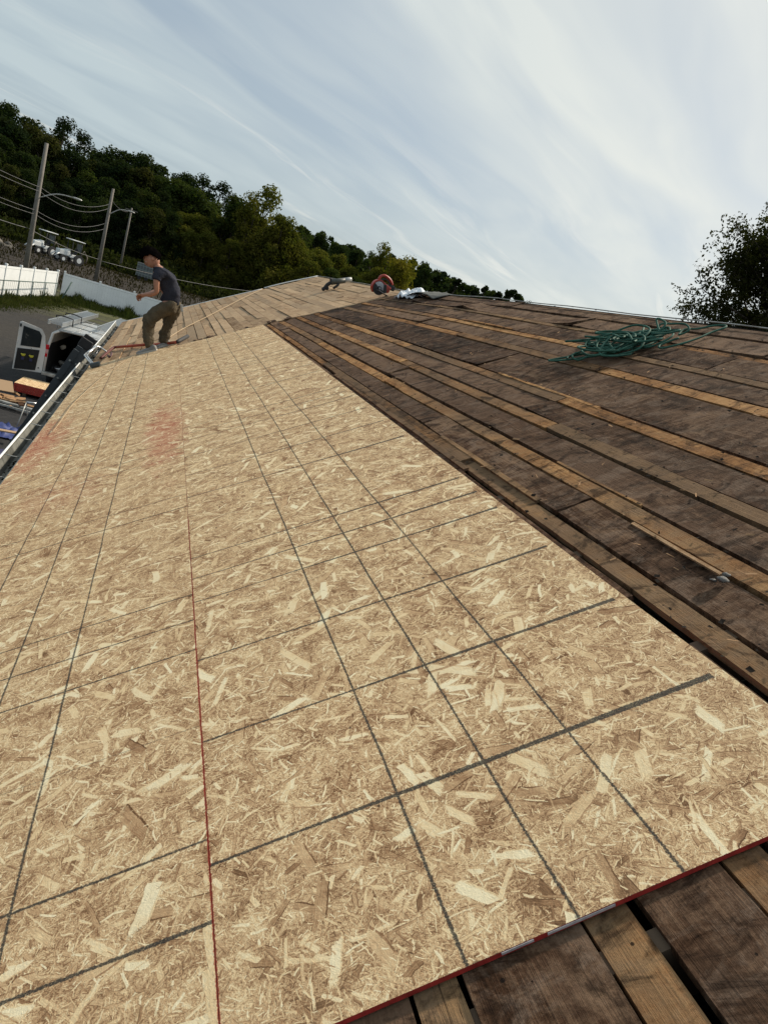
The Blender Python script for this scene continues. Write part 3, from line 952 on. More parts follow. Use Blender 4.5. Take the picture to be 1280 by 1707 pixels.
# drip edge under the lower sheet edge
mb = MB()
mb.tube([P(-48.35 * IN, v, -0.006) for v in np.linspace(3.0, 8.6, 30)], 0.004, 5)
mb.build('drip_edge', M['wall_grey'], house)
mb = MB()
mb.tube([P(u_, V1 + 0.012, 0.004 + 0.01 * math.sin(u_ * 3)) for u_ in np.linspace(84 * IN, RIDGE_U, 12)], 0.013, 5)
mb.tube([P(u_, V1 + 0.012, -0.006) for u_ in np.linspace(-48 * IN, 82 * IN, 16)], 0.009, 5)
mb.build('rake_edge', M['vinyl'], house)

# ------------------------------------------------------------------ things lying on the roof
def catmull(pts, n=8, closed=False):
    pts = [Vector(p) for p in pts]
    res = []
    m = len(pts)
    rng = range(m if closed else m - 1)
    for i in rng:
        p0 = pts[i - 1] if (i > 0 or closed) else pts[0]
        p1, p2 = pts[i], pts[(i + 1) % m]
        p3 = pts[(i + 2) % m] if (closed or i + 2 < m) else pts[-1]
        for k in range(n):
            t_ = k / n
            res.append(0.5 * ((2 * p1) + (p2 - p0) * t_ + (2 * p0 - 5 * p1 + 4 * p2 - p3) * t_ ** 2 + (3 * p1 - p0 - 3 * p2 + p3) * t_ ** 3))
    if not closed: res.append(pts[-1])
    return res


# green hose: one continuous tangled line
rh = random.Random(21)
hp = []
def H(u, v, h): return P(u * IN, v, h)
hp += [H(103, 3.02, .004), H(99, 3.06, .004), H(96.0, 3.10, .004), H(94.6, 3.11, .004), H(95.2, 3.05, .005), H(99, 2.96, .005), H(104, 2.86, .008)]
cu, cv = 106.0, 2.90
for k in range(22):
    cu = 104.5 + 15.5 * ((k * 0.618) % 1.0)
    cv = 2.92 + rh.uniform(-.10, .12) - (cu - 112) * 0.004
    ru, rv = rh.uniform(2.2, 7.0), rh.uniform(.07, .19)
    h0 = rh.uniform(.01, .085)
    tilt = rh.uniform(-.05, .055)
    a0 = rh.uniform(0, 6.28)
    n_ = rh.choice([4, 5, 6])
    for j in range(n_):
        a = a0 + j * (2 * math.pi / 5) * (1 if k % 2 else -1)
        uu = cu + ru * math.cos(a)
        vv = cv + rv * math.sin(a)
        hp.append(H(uu, vv, max(.008, h0 + tilt * math.cos(a) + rh.uniform(-.008, .008))))
# the standing loop at the far right of the heap and the long loop beyond it
hp += [H(119, 2.80, .02), H(121, 2.9, .03), H(123.0, 2.95, .07), H(125.5, 2.92, .06), H(127, 2.84, .055), H(126, 2.77, .03), H(124, 2.8, .01), H(127, 2.85, .02),
       H(130, 2.82, .008), H(133.2, 2.80, .006), H(134.8, 2.74, .006), H(133.6, 2.68, .006), H(129, 2.66, .006), H(124, 2.62, .006), H(118.5, 2.60, .008), H(114.5, 2.64, .006), H(116, 2.70, .01), H(121, 2.70, .02)]
mb = MB()
mb.tube(catmull(hp, 7), 0.0066, 7)
tag(mb.build('garden_hose', M['hose']), 'tangled heap of green hose lying on the old dark boards near the ridge', 'hose')
hp2 = [H(97, 2.98, .016), H(99, 3.03, .016), H(101.5, 2.98, .017), H(101, 2.92, .010), H(98.5, 2.90, .008), H(97.8, 2.94, .02), H(99.5, 3.0, .028), H(104, 2.98, .03), H(108, 2.9, .03)]
mb = MB()
mb.tube(catmull(hp2, 6), 0.0064, 7)
tag(mb.build('short_hose', M['hose']), 'loose end of green hose curled at the lower left tip of the tangled heap', 'hose')

# thin tan safety rope from the ridge past the man's feet to the gutter
rp = [at(440, 478, 16.6) + Vector((0, 0, .01))] + [on_roof(x, y, .012) for x, y in ((400, 499), (350, 525), (310, 545), (285, 560), (262, 575), (240, 585), (222, 594), (200, 606), (180, 621), (160, 637), (140, 655), (122, 673), (104, 698), (88, 720))]
rp[0] = P(108 * IN, 16.5, .02)
rp[0] = on_roof(438, 481, .02)
mb = MB()
mb.tube(catmull(rp[:7], 5), 0.0065, 6)
mb.tube(catmull(rp[6:], 5), 0.0030, 6)
tag(mb.build('safety_rope', M['rope']), "thin tan rope from the far roof edge down past the man's feet to the eave", 'rope')

# small lump and a fresh splinter on the right hand boards
o = MB()
o.sphere(P(58.0 * IN, 0.33, 0.002), 0.017, 2, scale=(1.25, .8, .55))
o.sphere(P(58.9 * IN, 0.345, 0.002), 0.012, 2, scale=(1.2, .8, .5))
o.sphere(P(57.2 * IN, 0.345, 0.000), 0.010, 2, scale=(1, 1, .5))
lump = o.build('putty_lump', M['cast'])
for v_ in lump.data.vertices: v_.co += Vector([mnoise.noise(v_.co * 90 + Vector((k * 9, 0, 0))) for k in range(3)]) * 0.004
tag(lump, 'small grey crumpled lump of roofing cement on the dark board beside the wide tan lath', 'debris')
sp = roof_slab('wood_splinter', 58.75 * IN, 59.25 * IN, 0.37, 0.80, TOPH + 0.005, 0.006, M['splinter'], nv=12, edge=0.003, seed=77, wob=0.002)
sp.parent = None
tag(sp, 'long pale splinter of split wood along the dark board next to the grey lump', 'splinter')

# ---- red circular saw standing on its guard near the ridge
def make_saw(loc):
    t = empty('circular_saw', loc, 'red cordless circular saw standing where the dark and light boards meet at the ridge', 'power saw')
    X, Z = Vector((0.93, 0.2, 0.30)).normalized(), Vector((0, 0, 1))
    Yv = Z.cross(X).normalized()
    Zv = X.cross(Yv).normalized()
    Ml = Matrix((X, Yv, Zv)).transposed()
    def L(x, y, z): return Vector(loc) + Ml @ Vector((x, y, z))
    def disc(mb, c, r, th, a0=0, a1=360, r0=0.0, n=24):
        pts = [(r * math.cos(R(a0 + (a1 - a0) * k / n)), r * math.sin(R(a0 + (a1 - a0) * k / n))) for k in range(n + (0 if a1 - a0 >= 360 else 1))]
        if r0 > 0: pts += [(r0 * math.cos(R(a1 - (a1 - a0) * k / n)), r0 * math.sin(R(a1 - (a1 - a0) * k / n))) for k in range(n + 1)]
        elif a1 - a0 < 360: pts.append((0, 0))
        # plane of the disc faces local -y
        Mx = Matrix.Translation(L(*c)) @ Ml.to_4x4() @ Matrix.Rotation(R(90), 4, 'X')
        mb.prism(pts, th, Mx)
    b = MB(); disc(b, (-0.07, 0.0, 0.125), 0.105, 0.05, 10, 215, 0.0); disc(b, (-0.07, 0.0, 0.125), 0.112, 0.058, 10, 215, 0.095)
    b.build('upper_guard', M['red_paint'], t)
    b = MB(); disc(b, (-0.075, -0.060, 0.115), 0.094, 0.004); b.build('blade', M['steel'], t)
    b = MB(); disc(b, (-0.075, -0.066, 0.115), 0.098, 0.012, 130, 330, 0.045); disc(b, (-0.075, -0.066, 0.115), 0.030, 0.02); b.box(L(.03, -.05, .10), (.05, .04, .12), Ml, .01); b.build('lower_guard', M['black'], t)
    b = MB(); b.tube([L(-.05, .01, .14), L(-.02, .05, .15), L(.0, .13, .15)], [0.055, 0.058, 0.045], 14); b.build('motor', M['red_paint'], t)
    b = MB(); b.box(L(0.06, 0.0, 0.115), (0.16, 0.09, 0.10), Ml @ Matrix.Rotation(R(35), 3, 'Y'), 0.02); b.build('gear_housing', M['red_paint'], t)
    b = MB()
    b.tube(catmull([L(-.05, -.01, .235), L(-.02, -.01, .275), L(.04, -.01, .285), L(.10, -.01, .255), L(.15, -.01, .205), L(.175, -.01, .15)], 5), 0.021, 10)
    b.build('handle', M['red_paint'], t)
    b = MB(); b.tube(catmull([L(-.04, -.012, .212), L(.04, -.012, .235), L(.11, -.012, .20), L(.15, -.012, .14)], 5), 0.013, 8); b.build('grip', M['black'], t)
    b = MB(); b.box(L(0.17, 0.01, 0.11), (0.10, 0.075, 0.07), Ml @ Matrix.Rotation(R(30), 3, 'Y'), 0.01); b.build('battery', M['black'], t)
    b = MB(); b.box(L(0.02, -0.03, 0.03), (0.27, 0.13, 0.006), Ml @ Matrix.Rotation(R(28), 3, 'Y'), 0.002); b.build('base_plate', M['steel'], t)
    b = MB(); b.cyl(L(-.075, -.10, .115), L(-.075, -.06, .115), 0.013, 10); b.build('arbor_nut', M['steel'], t)
    return t


sp_ = on_roof(629, 487, 0.0)
sp_ = P(121 * IN, 9.55, 0.01)
make_saw(sp_)

# ---- pneumatic nailer lying on the light planks with its hose stub
t = empty('nail_gun', P(112 * IN, 12.6, 0), 'black and grey nail gun lying on the light weathered planks near the ridge', 'nail gun')
def NP(x, y, Y=12.4): return at(x, y, Y)
b = MB(); b.tube([NP(552, 470), NP(575, 467)], [0.052, 0.05], 12); b.build('barrel', simple('tool_grey', (0.07, 0.075, 0.065), 0.5), t)
b = MB(); b.tube([NP(572, 467), NP(586, 465)], [0.047, 0.038], 12); b.build('end_cap', simple('tool_silver', (0.42, 0.43, 0.42), 0.4), t)
b = MB(); b.tube(catmull([NP(553, 470), NP(546, 474), NP(541, 480), NP(537, 483)], 4), [0.034] * 12 + [0.024], 8); b.build('nose', M['black'], t)
b = MB(); b.sphere(NP(545, 480), 0.038, 2, scale=(1.0, 0.8, 1.0)); b.build('magazine', M['black'], t)
b = MB(); b.tube([NP(566, 468, 12.42), NP(563, 475, 12.35), NP(556, 480, 12.3)], [0.026, 0.024, 0.022], 8); b.build('grip', M['black'], t)
b = MB(); b.sphere(NP(552, 466), 0.030, 2); b.build('exhaust', M['black'], t)

# ---- crumpled white sheet and curled grey underlayment on the ridge
def cloth(name, corners, amp, seed, mat, n=22, fold=9.0, th=0.0):
    mb = MB()
    A, B, C_, D_ = [Vector(c) for c in corners]
    vs_ = []
    for j in range(n + 1):
        row = []
        for i in range(n + 1):
            s_, t_ = i / n, j / n
            p = A.lerp(B, s_).lerp(D_.lerp(C_, s_), t_)
            e = 1.0
            nz = mnoise.noise(Vector((s_ * fold * .5, t_ * fold * .5, seed))) + 0.5 * mnoise.noise(Vector((s_ * fold, t_ * fold, seed + 5)))
            bell = math.sin(math.pi * min(1, max(0, t_))) ** .5 * math.sin(math.pi * s_) ** .4 if 0 < s_ < 1 and 0 < t_ < 1 else 0
            p = p + Vector((0, 0, 1)) * (amp * (0.55 * bell + abs(nz) * 0.9)) + Vector((mnoise.noise(Vector((s_ * 4, t_ * 4, seed + 9))), mnoise.noise(Vector((s_ * 4, t_ * 4, seed + 19))), 0)) * 0.05
            row.append(mb.bm.verts.new(p))
        vs_.append(row)
    for j in range(n):
        for i in range(n):
            mb.face((vs_[j][i], vs_[j][i + 1], vs_[j + 1][i + 1], vs_[j + 1][i]))
    o = mb.build(name, mat, smooth=True)
    sm = o.modifiers.new('solid', 'SOLIDIFY')
    sm.thickness = 0.003
    return o


tag(cloth('white_sheet', (P(121.5 * IN, 8.95, 0), P(124.5 * IN, 8.25, 0), P(134 * IN, 8.35, 0), P(134 * IN, 9.3, 0)), 0.095, 4, M['white_cloth']), 'crumpled white sheet lying on the ridge right of the red saw', 'sheet')
# curled underlayment strip
mb = MB()
vs_ = []
for j in range(15):
    row = []
    for i in range(21):
        s_, t_ = i / 20, j / 14
        v = 8.65 - 0.95 * s_
        uu = (124.5 + 3.0 * s_ + (136.5 - 124.5 - 2.0 * s_) * t_) * IN
        curl = 0.075 * math.sin(math.pi * min(1.0, s_ * 1.02)) ** .8 * (1 - t_ * 0.75) + 0.012 * mnoise.noise(Vector((s_ * 7, t_ * 3, 1)))
        row.append(mb.bm.verts.new(P(uu, v, 0.002 + max(0, curl))))
    vs_.append(row)
for j in range(14):
    for i in range(20): mb.face((vs_[j][i], vs_[j][i + 1], vs_[j + 1][i + 1], vs_[j + 1][i]))
o = mb.build('felt_strip', M['felt'], smooth=True)
o.modifiers.new('solid', 'SOLIDIFY').thickness = 0.004
tag(o, 'curled strip of grey roofing felt right of the white sheet on the ridge', 'roofing felt')

# ------------------------------------------------------------------ man
def skin_mesh(chains, sub=2):
    """chains: list of lists of (pos, r); first point of a chain may be an int index of an existing vertex"""
    verts, rad, edges = [], [], []
    for ch in chains:
        prev = None
        for it in ch:
            if isinstance(it, int): idx = it
            else:
                verts.append(Vector(it[0])); rad.append(it[1]); idx = len(verts) - 1
            if prev is not None: edges.append((prev, idx))
            prev = idx
    me = bpy.data.meshes.new('tmp')
    me.from_pydata(verts, edges, [])
    o = bpy.data.objects.new('tmp', me)
    COL.objects.link(o)
    sk = o.modifiers.new('skin', 'SKIN')
    sk.use_smooth_shade = True
    for i, r_ in enumerate(rad):
        rr_ = r_ if isinstance(r_, tuple) else (r_, r_)
        me.skin_vertices[0].data[i].radius = rr_
        me.skin_vertices[0].data[i].use_root = (i == 0)
    ss = o.modifiers.new('sub', 'SUBSURF')
    ss.levels = sub
    ss.render_levels = sub
    bpy_update()
    dg = bpy.context.evaluated_depsgraph_get()
    res = bpy.data.meshes.new_from_object(o.evaluated_get(dg))
    bpy.data.objects.remove(o)
    return res


foot_n = on_roof(231, 590.5)
heel_n = on_roof(262, 583.5)
foot_f = on_roof(262, 580.5)
heel_f = on_roof(284, 574.0)
MY = (foot_n.y + heel_n.y) / 2 + 0.12


def Z(zx, zy, dy=0.0):
    """a joint of the man, at depth MY + dy"""
    return at(200 + zx / 7.756, 400 + zy / 7.756, MY + dy)


man = empty('person', (heel_n + foot_f) / 2, 'man in dark T-shirt and khaki trousers bending forward on the roof, hands together', 'person')


def add_mesh(name, me, mat, parent, extra=None):
    bm = bmesh.new()
    bm.from_mesh(me)
    mb = MB()
    mb.bm.free()
    mb.bm = bm
    if extra: extra(mb)
    o = mb.build(name, mat, parent, smooth=True)
    return o


SH = 0.175
HX = 0.095
# body: torso, neck, arms with fingers, legs - one skinned surface
wr_n, wr_f = Z(318, 706, -.15), Z(330, 700, .02)
hn, hf = Z(272, 712, -.10), Z(280, 722, -.03)
chains = [
    [(Z(658, 800), .085), (Z(645, 690), .095), (Z(590, 560), .12), (Z(525, 430), .115), (Z(478, 345), .055), (Z(452, 300), .052)],   # 0..5
    [3, (Z(500, 430, -SH), .055), (Z(470, 530, -SH - .03), .046), (Z(478, 672, -SH - .03), .038), (Z(400, 700, -SH + .01), .036), (wr_n, .026), (hn, .030)],  # 6..11
    [3, (Z(500, 430, SH), .055), (Z(475, 540, SH + .03), .046), (Z(470, 665, SH + .02), .038), (Z(400, 690, .10), .035), (wr_f, .026), (hf, .030)],          # 12..17
    [0, (Z(630, 840, -HX), .085), (Z(500, 925, -HX), .075), (Z(372, 1035, -HX - .01), .055), (Z(372, 1200, -HX), .048), (Z(378, 1375, -HX), .036)],
    [0, (Z(690, 850, HX), .085), (Z(670, 940, HX + .02), .072), (Z(625, 1040, HX + .03), .053), (Z(585, 1160, HX + .03), .046), (Z(556, 1300, HX + .03), .036)],
]
body = skin_mesh(chains)


def head_and_fingers(mb):
    hc = Z(408, 245)
    fwd = (Z(330, 300) - Z(420, 235)); fwd.y = -0.02; fwd.normalize()          # looks down at his hands
    side = Vector((0, 1, 0))
    upv = fwd.cross(side); upv.normalize()
    if upv.z < 0: upv = -upv
    side = upv.cross(fwd)
    Mh = Matrix((fwd, side, upv)).transposed()
    n0 = len(mb.bm.verts)
    res = bmesh.ops.create_icosphere(mb.bm, subdivisions=3, radius=1.0)
    for v in res['verts']:
        x, y, z = v.co
        # skull with jaw narrowing, brow, nose and chin
        sx = 0.098 * x
        sy = 0.076 * y * (1 - 0.22 * max(0, -z))
        sz = 0.118 * z
        if x > 0.3 and z < -0.25: sx += 0.012 * (x - .3)
        nose = math.exp(-((y / .16) ** 2)) * math.exp(-(((z + .10) / .20) ** 2)) * (1 if x > .6 else 0)
        sx += 0.024 * nose
        eye = math.exp(-(((abs(y) - .36) / .14) ** 2)) * math.exp(-(((z - .12) / .10) ** 2)) * (1 if x > .5 else 0)
        sx -= 0.010 * eye
        mouth = math.exp(-((y / .3) ** 2)) * math.exp(-(((z + .48) / .05) ** 2)) * (1 if x > .4 else 0)
        sx -= 0.006 * mouth
        v.co = hc + Mh @ Vector((sx, sy, sz))
    for s_ in (-1, 1):
        mb.sphere(hc + Mh @ Vector((-0.005, s_ * 0.078, -0.005)), 0.026, 2, scale=(1, .4, 1.2))
    for f in mb.bm.faces: f.smooth = True
    # fingers: each its own bent chain curling towards the other hand
    for (h, w_, sgn) in ((hn, wr_n, -1), (hf, wr_f, 1)):
        d = (h - w_).normalized()
        nrm = Vector((0, 0, -1))
        sd2 = d.cross(nrm).normalized()
        for k in range(4):
            off = sd2 * (k - 1.5) * 0.019
            L = (0.034, 0.040, 0.038, 0.030)[k]
            a = h + off + d * 0.005
            pts = [a, a + d * L, a + d * L * 1.4 + nrm * L * .7, a + d * L * .9 + nrm * L * 1.35]
            mb.tube(pts, [.0105, .0098, .009, .0075], 7)
        a = h - d * .02 - sd2 * sgn * .028
        mb.tube([a, a + d * .03 - sd2 * sgn * .012, a + d * .055 + nrm * .012], [.013, .011, .009], 7)


bd = add_mesh('body', body, M['skin'], man, head_and_fingers)
# eyes and hair
hc = Z(408, 245)
fwd = (Z(330, 300) - Z(420, 235)); fwd.y = -0.02; fwd.normalize()
side = Vector((0, 1, 0))
upv = fwd.cross(side).normalized()
if upv.z < 0: upv = -upv
side = upv.cross(fwd)
Mh = Matrix((fwd, side, upv)).transposed()
for s_ in (-1, 1):
    b = MB()
    b.sphere(hc + Mh @ Vector((0.078, s_ * 0.028, 0.012)), 0.0115, 2, mi=0)
    b.sphere(hc + Mh @ Vector((0.0865, s_ * 0.029, 0.011)), 0.0055, 1, mi=1)
    b.build('eye', [M['eye_white'], M['black']], man)
b = MB()
rr2 = random.Random(2)
res = bmesh.ops.create_icosphere(b.bm, subdivisions=4, radius=1.0)
dele = []
for v in res['verts']:
    x, y, z = v.co.copy()
    keep = (z > 0.28 + 0.25 * x) if x > -0.1 else (z > -0.55 - 0.2 * x)
    if abs(y) > .75 and z < 0.1 and x > -0.3: keep = False
    nz = 1 + 0.13 * mnoise.noise(Vector((x, y, z)) * 5) + 0.12 * mnoise.noise(Vector((x, y, z)) * 13)
    top = 1 + 0.16 * max(0, z)
    v.co = hc + Mh @ Vector((0.124 * x * nz * (1.0 + (0.06 if x > 0 else 0)), 0.098 * y * nz, 0.142 * z * nz * top))
    if not keep: dele.append(v)
bmesh.ops.delete(b.bm, geom=dele, context='VERTS')
hair = b.build('hair', M['hair'], man, smooth=True)
hair.modifiers.new('s', 'SOLIDIFY').thickness = -0.012

shirt = skin_mesh(sub=3, chains=[
    [(Z(656, 832), (.175, .142)), (Z(660, 750), (.165, .143)), (Z(655, 650), (.160, .140)), (Z(615, 550), (.165, .150)), (Z(548, 440), (.155, .130)), (Z(500, 365), (.075, .075)), (Z(483, 335), (.062, .062))],
    [4, (Z(508, 425, -SH + .01), .082), (Z(468, 478, -SH - .03), .066), (Z(455, 515, -SH - .04), .070)],
    [4, (Z(508, 425, SH - .01), .080), (Z(475, 490, SH + .03), .066)]])
so = add_mesh('t_shirt', shirt, M['shirt'], man)
for v_ in so.data.vertices:
    c = v_.co
    v_.co = c + Vector((mnoise.noise(c * 9), mnoise.noise(c * 9 + Vector((5, 0, 0))), mnoise.noise(c * 12))) * 0.022 + Vector((mnoise.noise(Vector((c.x * 10, c.y * 10, c.z * 30))), 0, 0)) * 0.012
tr_ = skin_mesh(sub=3, chains=[
    [(Z(655, 770), (.140, .130)), (Z(662, 850), .130)],
    [1, (Z(600, 868, -HX), .108), (Z(475, 935, -HX), .110), (Z(360, 1035, -HX - .01), .094), (Z(368, 1130, -HX), .078), (Z(370, 1290, -HX), .074), (Z(378, 1420, -HX), .080)],
    [1, (Z(700, 880, HX), .105), (Z(672, 960, HX + .02), .098), (Z(625, 1055, HX + .03), .082), (Z(588, 1165, HX + .03), .072), (Z(562, 1340, HX + .03), .076)]])
to = add_mesh('trousers', tr_, M['khaki'], man)
for v_ in to.data.vertices:
    c = v_.co
    v_.co = c + Vector((mnoise.noise(c * 8), mnoise.noise(c * 8 + Vector((5, 0, 0))), mnoise.noise(c * 15))) * 0.026 + Vector((mnoise.noise(Vector((c.x * 9, c.y * 9, c.z * 34))), 0, 0)) * 0.016
b = MB()
b.box(Z(798, 880, .0), (0.035, 0.05, 0.10), Matrix.Rotation(R(-20), 3, 'Y'), 0.006)
b.build('tape_measure', M['sole'], man)


def shoe(toe, heel, sidey):
    d = (toe - heel)
    Lx = d.length + 0.02
    X_ = d.normalized()
    N_ = Vector((-RS, 0, RC))
    Y_ = N_.cross(X_).normalized()
    N_ = X_.cross(Y_)
    if N_.z < 0: N_ = -N_
    def S(a, b_, c): return heel + X_ * (a * Lx) + Y_ * b_ + N_ * c
    xs = np.linspace(0, 1, 12)
    mb, ms = MB(), MB()
    prev = prs = None
    for a in xs:
        wdt = 0.036 + 0.014 * math.sin(math.pi * min(1, a * 1.05) ** 1.6)
        if a > .93: wdt *= 0.72
        if a < .04: wdt *= 0.8
        top = 0.088 - 0.042 * min(1, max(0, (a - .22)) / .45)
        if a < .04: top *= .75
        if a > .93: top *= .75
        ring = [mb.bm.verts.new(S(a, wdt * math.cos(q), 0.018 + (top - 0.018) * max(0, math.sin(q)) ** .8)) for q in np.linspace(0, math.pi, 9)]
        rs_ = [ms.bm.verts.new(S(a, s_ * (wdt + .004), c_)) for s_, c_ in ((1, .0), (1, .022), (-1, .022), (-1, .0))]
        if prev:
            for k in range(8): mb.face((prev[k], prev[k + 1], ring[k + 1], ring[k]))
            for k in range(4): ms.face((prs[k], prs[(k + 1) % 4], rs_[(k + 1) % 4], rs_[k]))
        else:
            mb.face(ring); ms.face(rs_)
        prev, prs = ring, rs_
    mb.face(prev[::-1]); ms.face(prs[::-1])
    o = mb.build('shoe', M['shoe'], man, smooth=True)
    s = ms.build('sole', M['sole'], o)
    return o


shoe(foot_n, heel_n, 0)
shoe(foot_f, heel_f, 0)

# long red roofing bar lying across the slope behind him
t = empty('roofing_bar', on_roof(240, 577), "long red steel stripping bar with dark hooked end lying at the man's feet", 'tool')
def RB(x, y, h=0.03): return on_roof(x, y, h)
b = MB(); b.tube([RB(191, 578.5), RB(215, 576.5), RB(241, 574.5)], 0.021, 8); b.tube([RB(281, 572), RB(294, 570)], 0.021, 8); b.tube([RB(240, 574.6, .028), RB(282, 572, .028)], 0.017, 8)
b.build('shaft', M['orange_red'], t)
b = MB(); b.tube(catmull([RB(191, 578.5), RB(184, 583), RB(176, 590), RB(168, 597, .01)], 4), 0.021, 8); b.build('bent_end', simple('dark_red_rust', (0.10, 0.02, 0.015), 0.7), t)
b = MB(); b.tube([RB(294, 570), RB(298, 568), RB(313, 560)], [0.022, 0.027, 0.027], 8); b.build('grip', M['black'], t)
b = MB(); b.tube(catmull([RB(186, 588, .02), RB(185, 592, .05), RB(182, 595, .04), RB(180, 592, .02)], 4), 0.014, 6); b.build('hook', simple('dark_hook', (0.06, 0.012, 0.018), 0.6), t)

# ------------------------------------------------------------------ ladder against the eave, with stand-off
lad = empty('extension_ladder', (-2.66, 9.95, G), 'dark grey extension ladder leaning against the gutter at the eave below the man', 'ladder')
lt = Vector((-1.165, 9.75, -0.33))
ld = Vector((-2.66, 9.75, G)) - lt
ldir = ld.normalized()
perp = Vector((ldir.z, 0, -ldir.x))
if perp.x < 0: perp = -perp          # towards the house
rotL = Matrix((Vector((0, 1, 0)).cross(ldir), Vector((0, 1, 0)), ldir)).transposed()
Lt = ld.length
for yy in (0.0, 0.42):
    for off, ww, top in ((-0.045, 0.085, 0.18), (0.048, 0.085, 0.0)):
        b = MB()
        c = lt + ldir * ((Lt + top) / 2) + Vector((0, yy + (0.012 if off > 0 else 0), 0)) + perp * off
        b.box(c, (ww, 0.028, Lt - top), rotL, 0.004)
        b.build('rail', M['dark_rail'], lad)
k = 0
s_ = 0.35
while s_ < Lt - 0.1:
    b = MB()
    for off in (-0.045, 0.048):
        a = lt + ldir * s_ + perp * off
        b.cyl(a + Vector((0, -0.022, 0)), a + Vector((0, 0.445, 0)), 0.014, 8)
    b.build('rung', M['alu_dull'], lad)
    b = MB()
    b.box(lt + ldir * (s_ + .01) + perp * -0.008 + Vector((0, -0.018, 0)), (0.045, 0.012, 0.022), rotL, 0.003)
    b.build('rung_plate', M['black'], lad)
    s_ += 0.305
for yy in (0.0, 0.42):
    b = MB()
    c = lt + Vector((0, yy, 0)) + perp * 0.0
    b.box(c + ldir * 0.04, (0.17, 0.045, 0.14), rotL, 0.02)
    b.build('end_cap', M['black'], lad)
std = empty('ladder_standoff', at(160, 579, 9.75), 'bright aluminium ladder stand-off with black rubber pad resting on the roof edge', 'ladder stand-off')
pad = on_roof(158, 610, .02)
padf = P(-1.12, 11.1, 0.03)
c0 = lt + ldir * 0.25 + perp * 0.12
pth = [c0 + Vector((0, .5, .0)), at(160, 577.5, 9.95), at(146, 588.5, 9.45), at(142.5, 592, 9.35), at(146, 597, 9.30).lerp(pad, .15), pad]
for dxx in (-0.014, 0.014):
    b = MB()
    b.tube([p + Vector((dxx, dxx, 0)) for p in pth[2:]], 0.0105, 8)
    b.build('arm', M['alu'], std)
b = MB(); b.tube(pth[:3], 0.021, 8); b.build('cross_tube', M['alu'], std)
b = MB(); b.tube([at(160, 577, 9.95), at(167, 578, 10.2), at(177.5, 586, 10.0)], 0.012, 8); b.build('arm', M['alu'], std)
b = MB(); b.box(pad + Vector((0, 0, .02)), (0.13, 0.09, 0.06), Matrix.Rotation(-math.asin(RS), 3, 'Y'), 0.018); b.build('rubber_pad', simple('pad_grey', (0.05, 0.065, 0.075), 0.7), std)
b = MB(); b.tube([at(163, 585, 9.85), at(160, 590, 9.8), at(150, 588, 9.8)], 0.005, 6); b.build('bolt_strap', M['steel'], std)

# ------------------------------------------------------------------ van below the eave
van = empty('cargo_van', (-2.50, 24.75, G), 'white cargo van with rear door swung open and ladders strapped on its roof', 'van', rz=R(-5))
bpy_update()


def vpart(mb, name, mats, parent=van, smooth=False):
    o = mb.build(name, mats, None, smooth)
    o.parent = parent
    return o


W2, VL, VH = 0.99, 5.5, 2.08
# body shell: cross-section swept along the length (local +y forward)
sec = [(-W2, .42), (-W2, 1.05), (-W2 + .02, 1.35), (-W2 + .12, 1.90), (-W2 + .28, 2.04), (0, VH), (W2 - .28, 2.04), (W2 - .12, 1.90), (W2 - .02, 1.35), (W2, 1.05), (W2, .42)]
mb = MB()
ys = [0.0, 0.15, 2.0, 3.6, 4.05, 4.45, 5.2, 5.5]
rings = []
for y in ys:
    top = 1.0
    ring = []
    for x, z in sec:
        zz = z
        if y > 3.6 and z > 1.1:
            kf = {4.05: .93, 4.45: .55, 5.2: .42, 5.5: .30}.get(y, 1.0)
            zz = 1.1 + (z - 1.1) * kf if y < 5.4 else 1.0 + (z - 1.1) * .25
        xx = x * (0.97 if y > 5.3 else 1.0)
        ring.append(mb.bm.verts.new((xx, y, zz)))
    rings.append(ring)
for j in range(len(ys) - 1):
    for i in range(len(sec) - 1):
        mi = 1 if 3 <= i <= 6 else 0
        mb.face((rings[j][i], rings[j][i + 1], rings[j + 1][i + 1], rings[j + 1][i]), mi)
mb.face(rings[-1])
vb_ = vpart(mb, 'body', [M['van_white'], M['van_roof']])
vb_.modifiers.new('s', 'SOLIDIFY').thickness = 0.03
mb = MB(); mb.box((0, 2.6, 0.50), (1.9, 5.1, 0.06)); vpart(mb, 'floor', M['van_dark'])
mb = MB(); mb.box((0, 3.4, 1.2), (1.86, 0.04, 1.5)); vpart(mb, 'bulkhead', M['van_dark'])
for s_ in (-1, 1):
    mb = MB(); mb.box((s_ * 0.93, 1.7, 1.1), (0.03, 3.2, 1.2)); vpart(mb, 'inner_lining', M['van_dark'])
# rear frame: pillars and header
for s_ in (-1, 1):
    mb = MB()
    mb.tube([(s_ * (W2 - .03), -.012, .45), (s_ * (W2 - .03), -.012, 1.3), (s_ * (W2 - .12), -.012, 1.84), (s_ * (W2 - .30), -.012, 1.97)], 0.045, 8)
    vpart(mb, 'rear_pillar', M['van_white'])
mb = MB(); mb.tube([(-W2 + .26, -.01, 1.985), (0, -.01, 2.03), (W2 - .26, -.01, 1.985)], 0.035, 8); vpart(mb, 'roof_header', M['van_roof'])
mb = MB(); mb.box((0, -.10, 0.50), (1.95, .18, .12), bevel=.02); vpart(mb, 'bumper', M['alu_dull'])
mb = MB(); mb.box((-W2 + .03, -.045, 1.36), (.10, .05, .16), bevel=.01); mb.box((-W2 + .015, -.045, 1.09), (.10, .05, .12), bevel=.01); tl = vpart(mb, 'tail_lamp', M['tail'])
mb = MB(); mb.box((-W2 + .02, -.048, 1.215), (.095, .05, .11), bevel=.01); vpart(mb, 'lamp_lens', M['tail_clear'], tl)
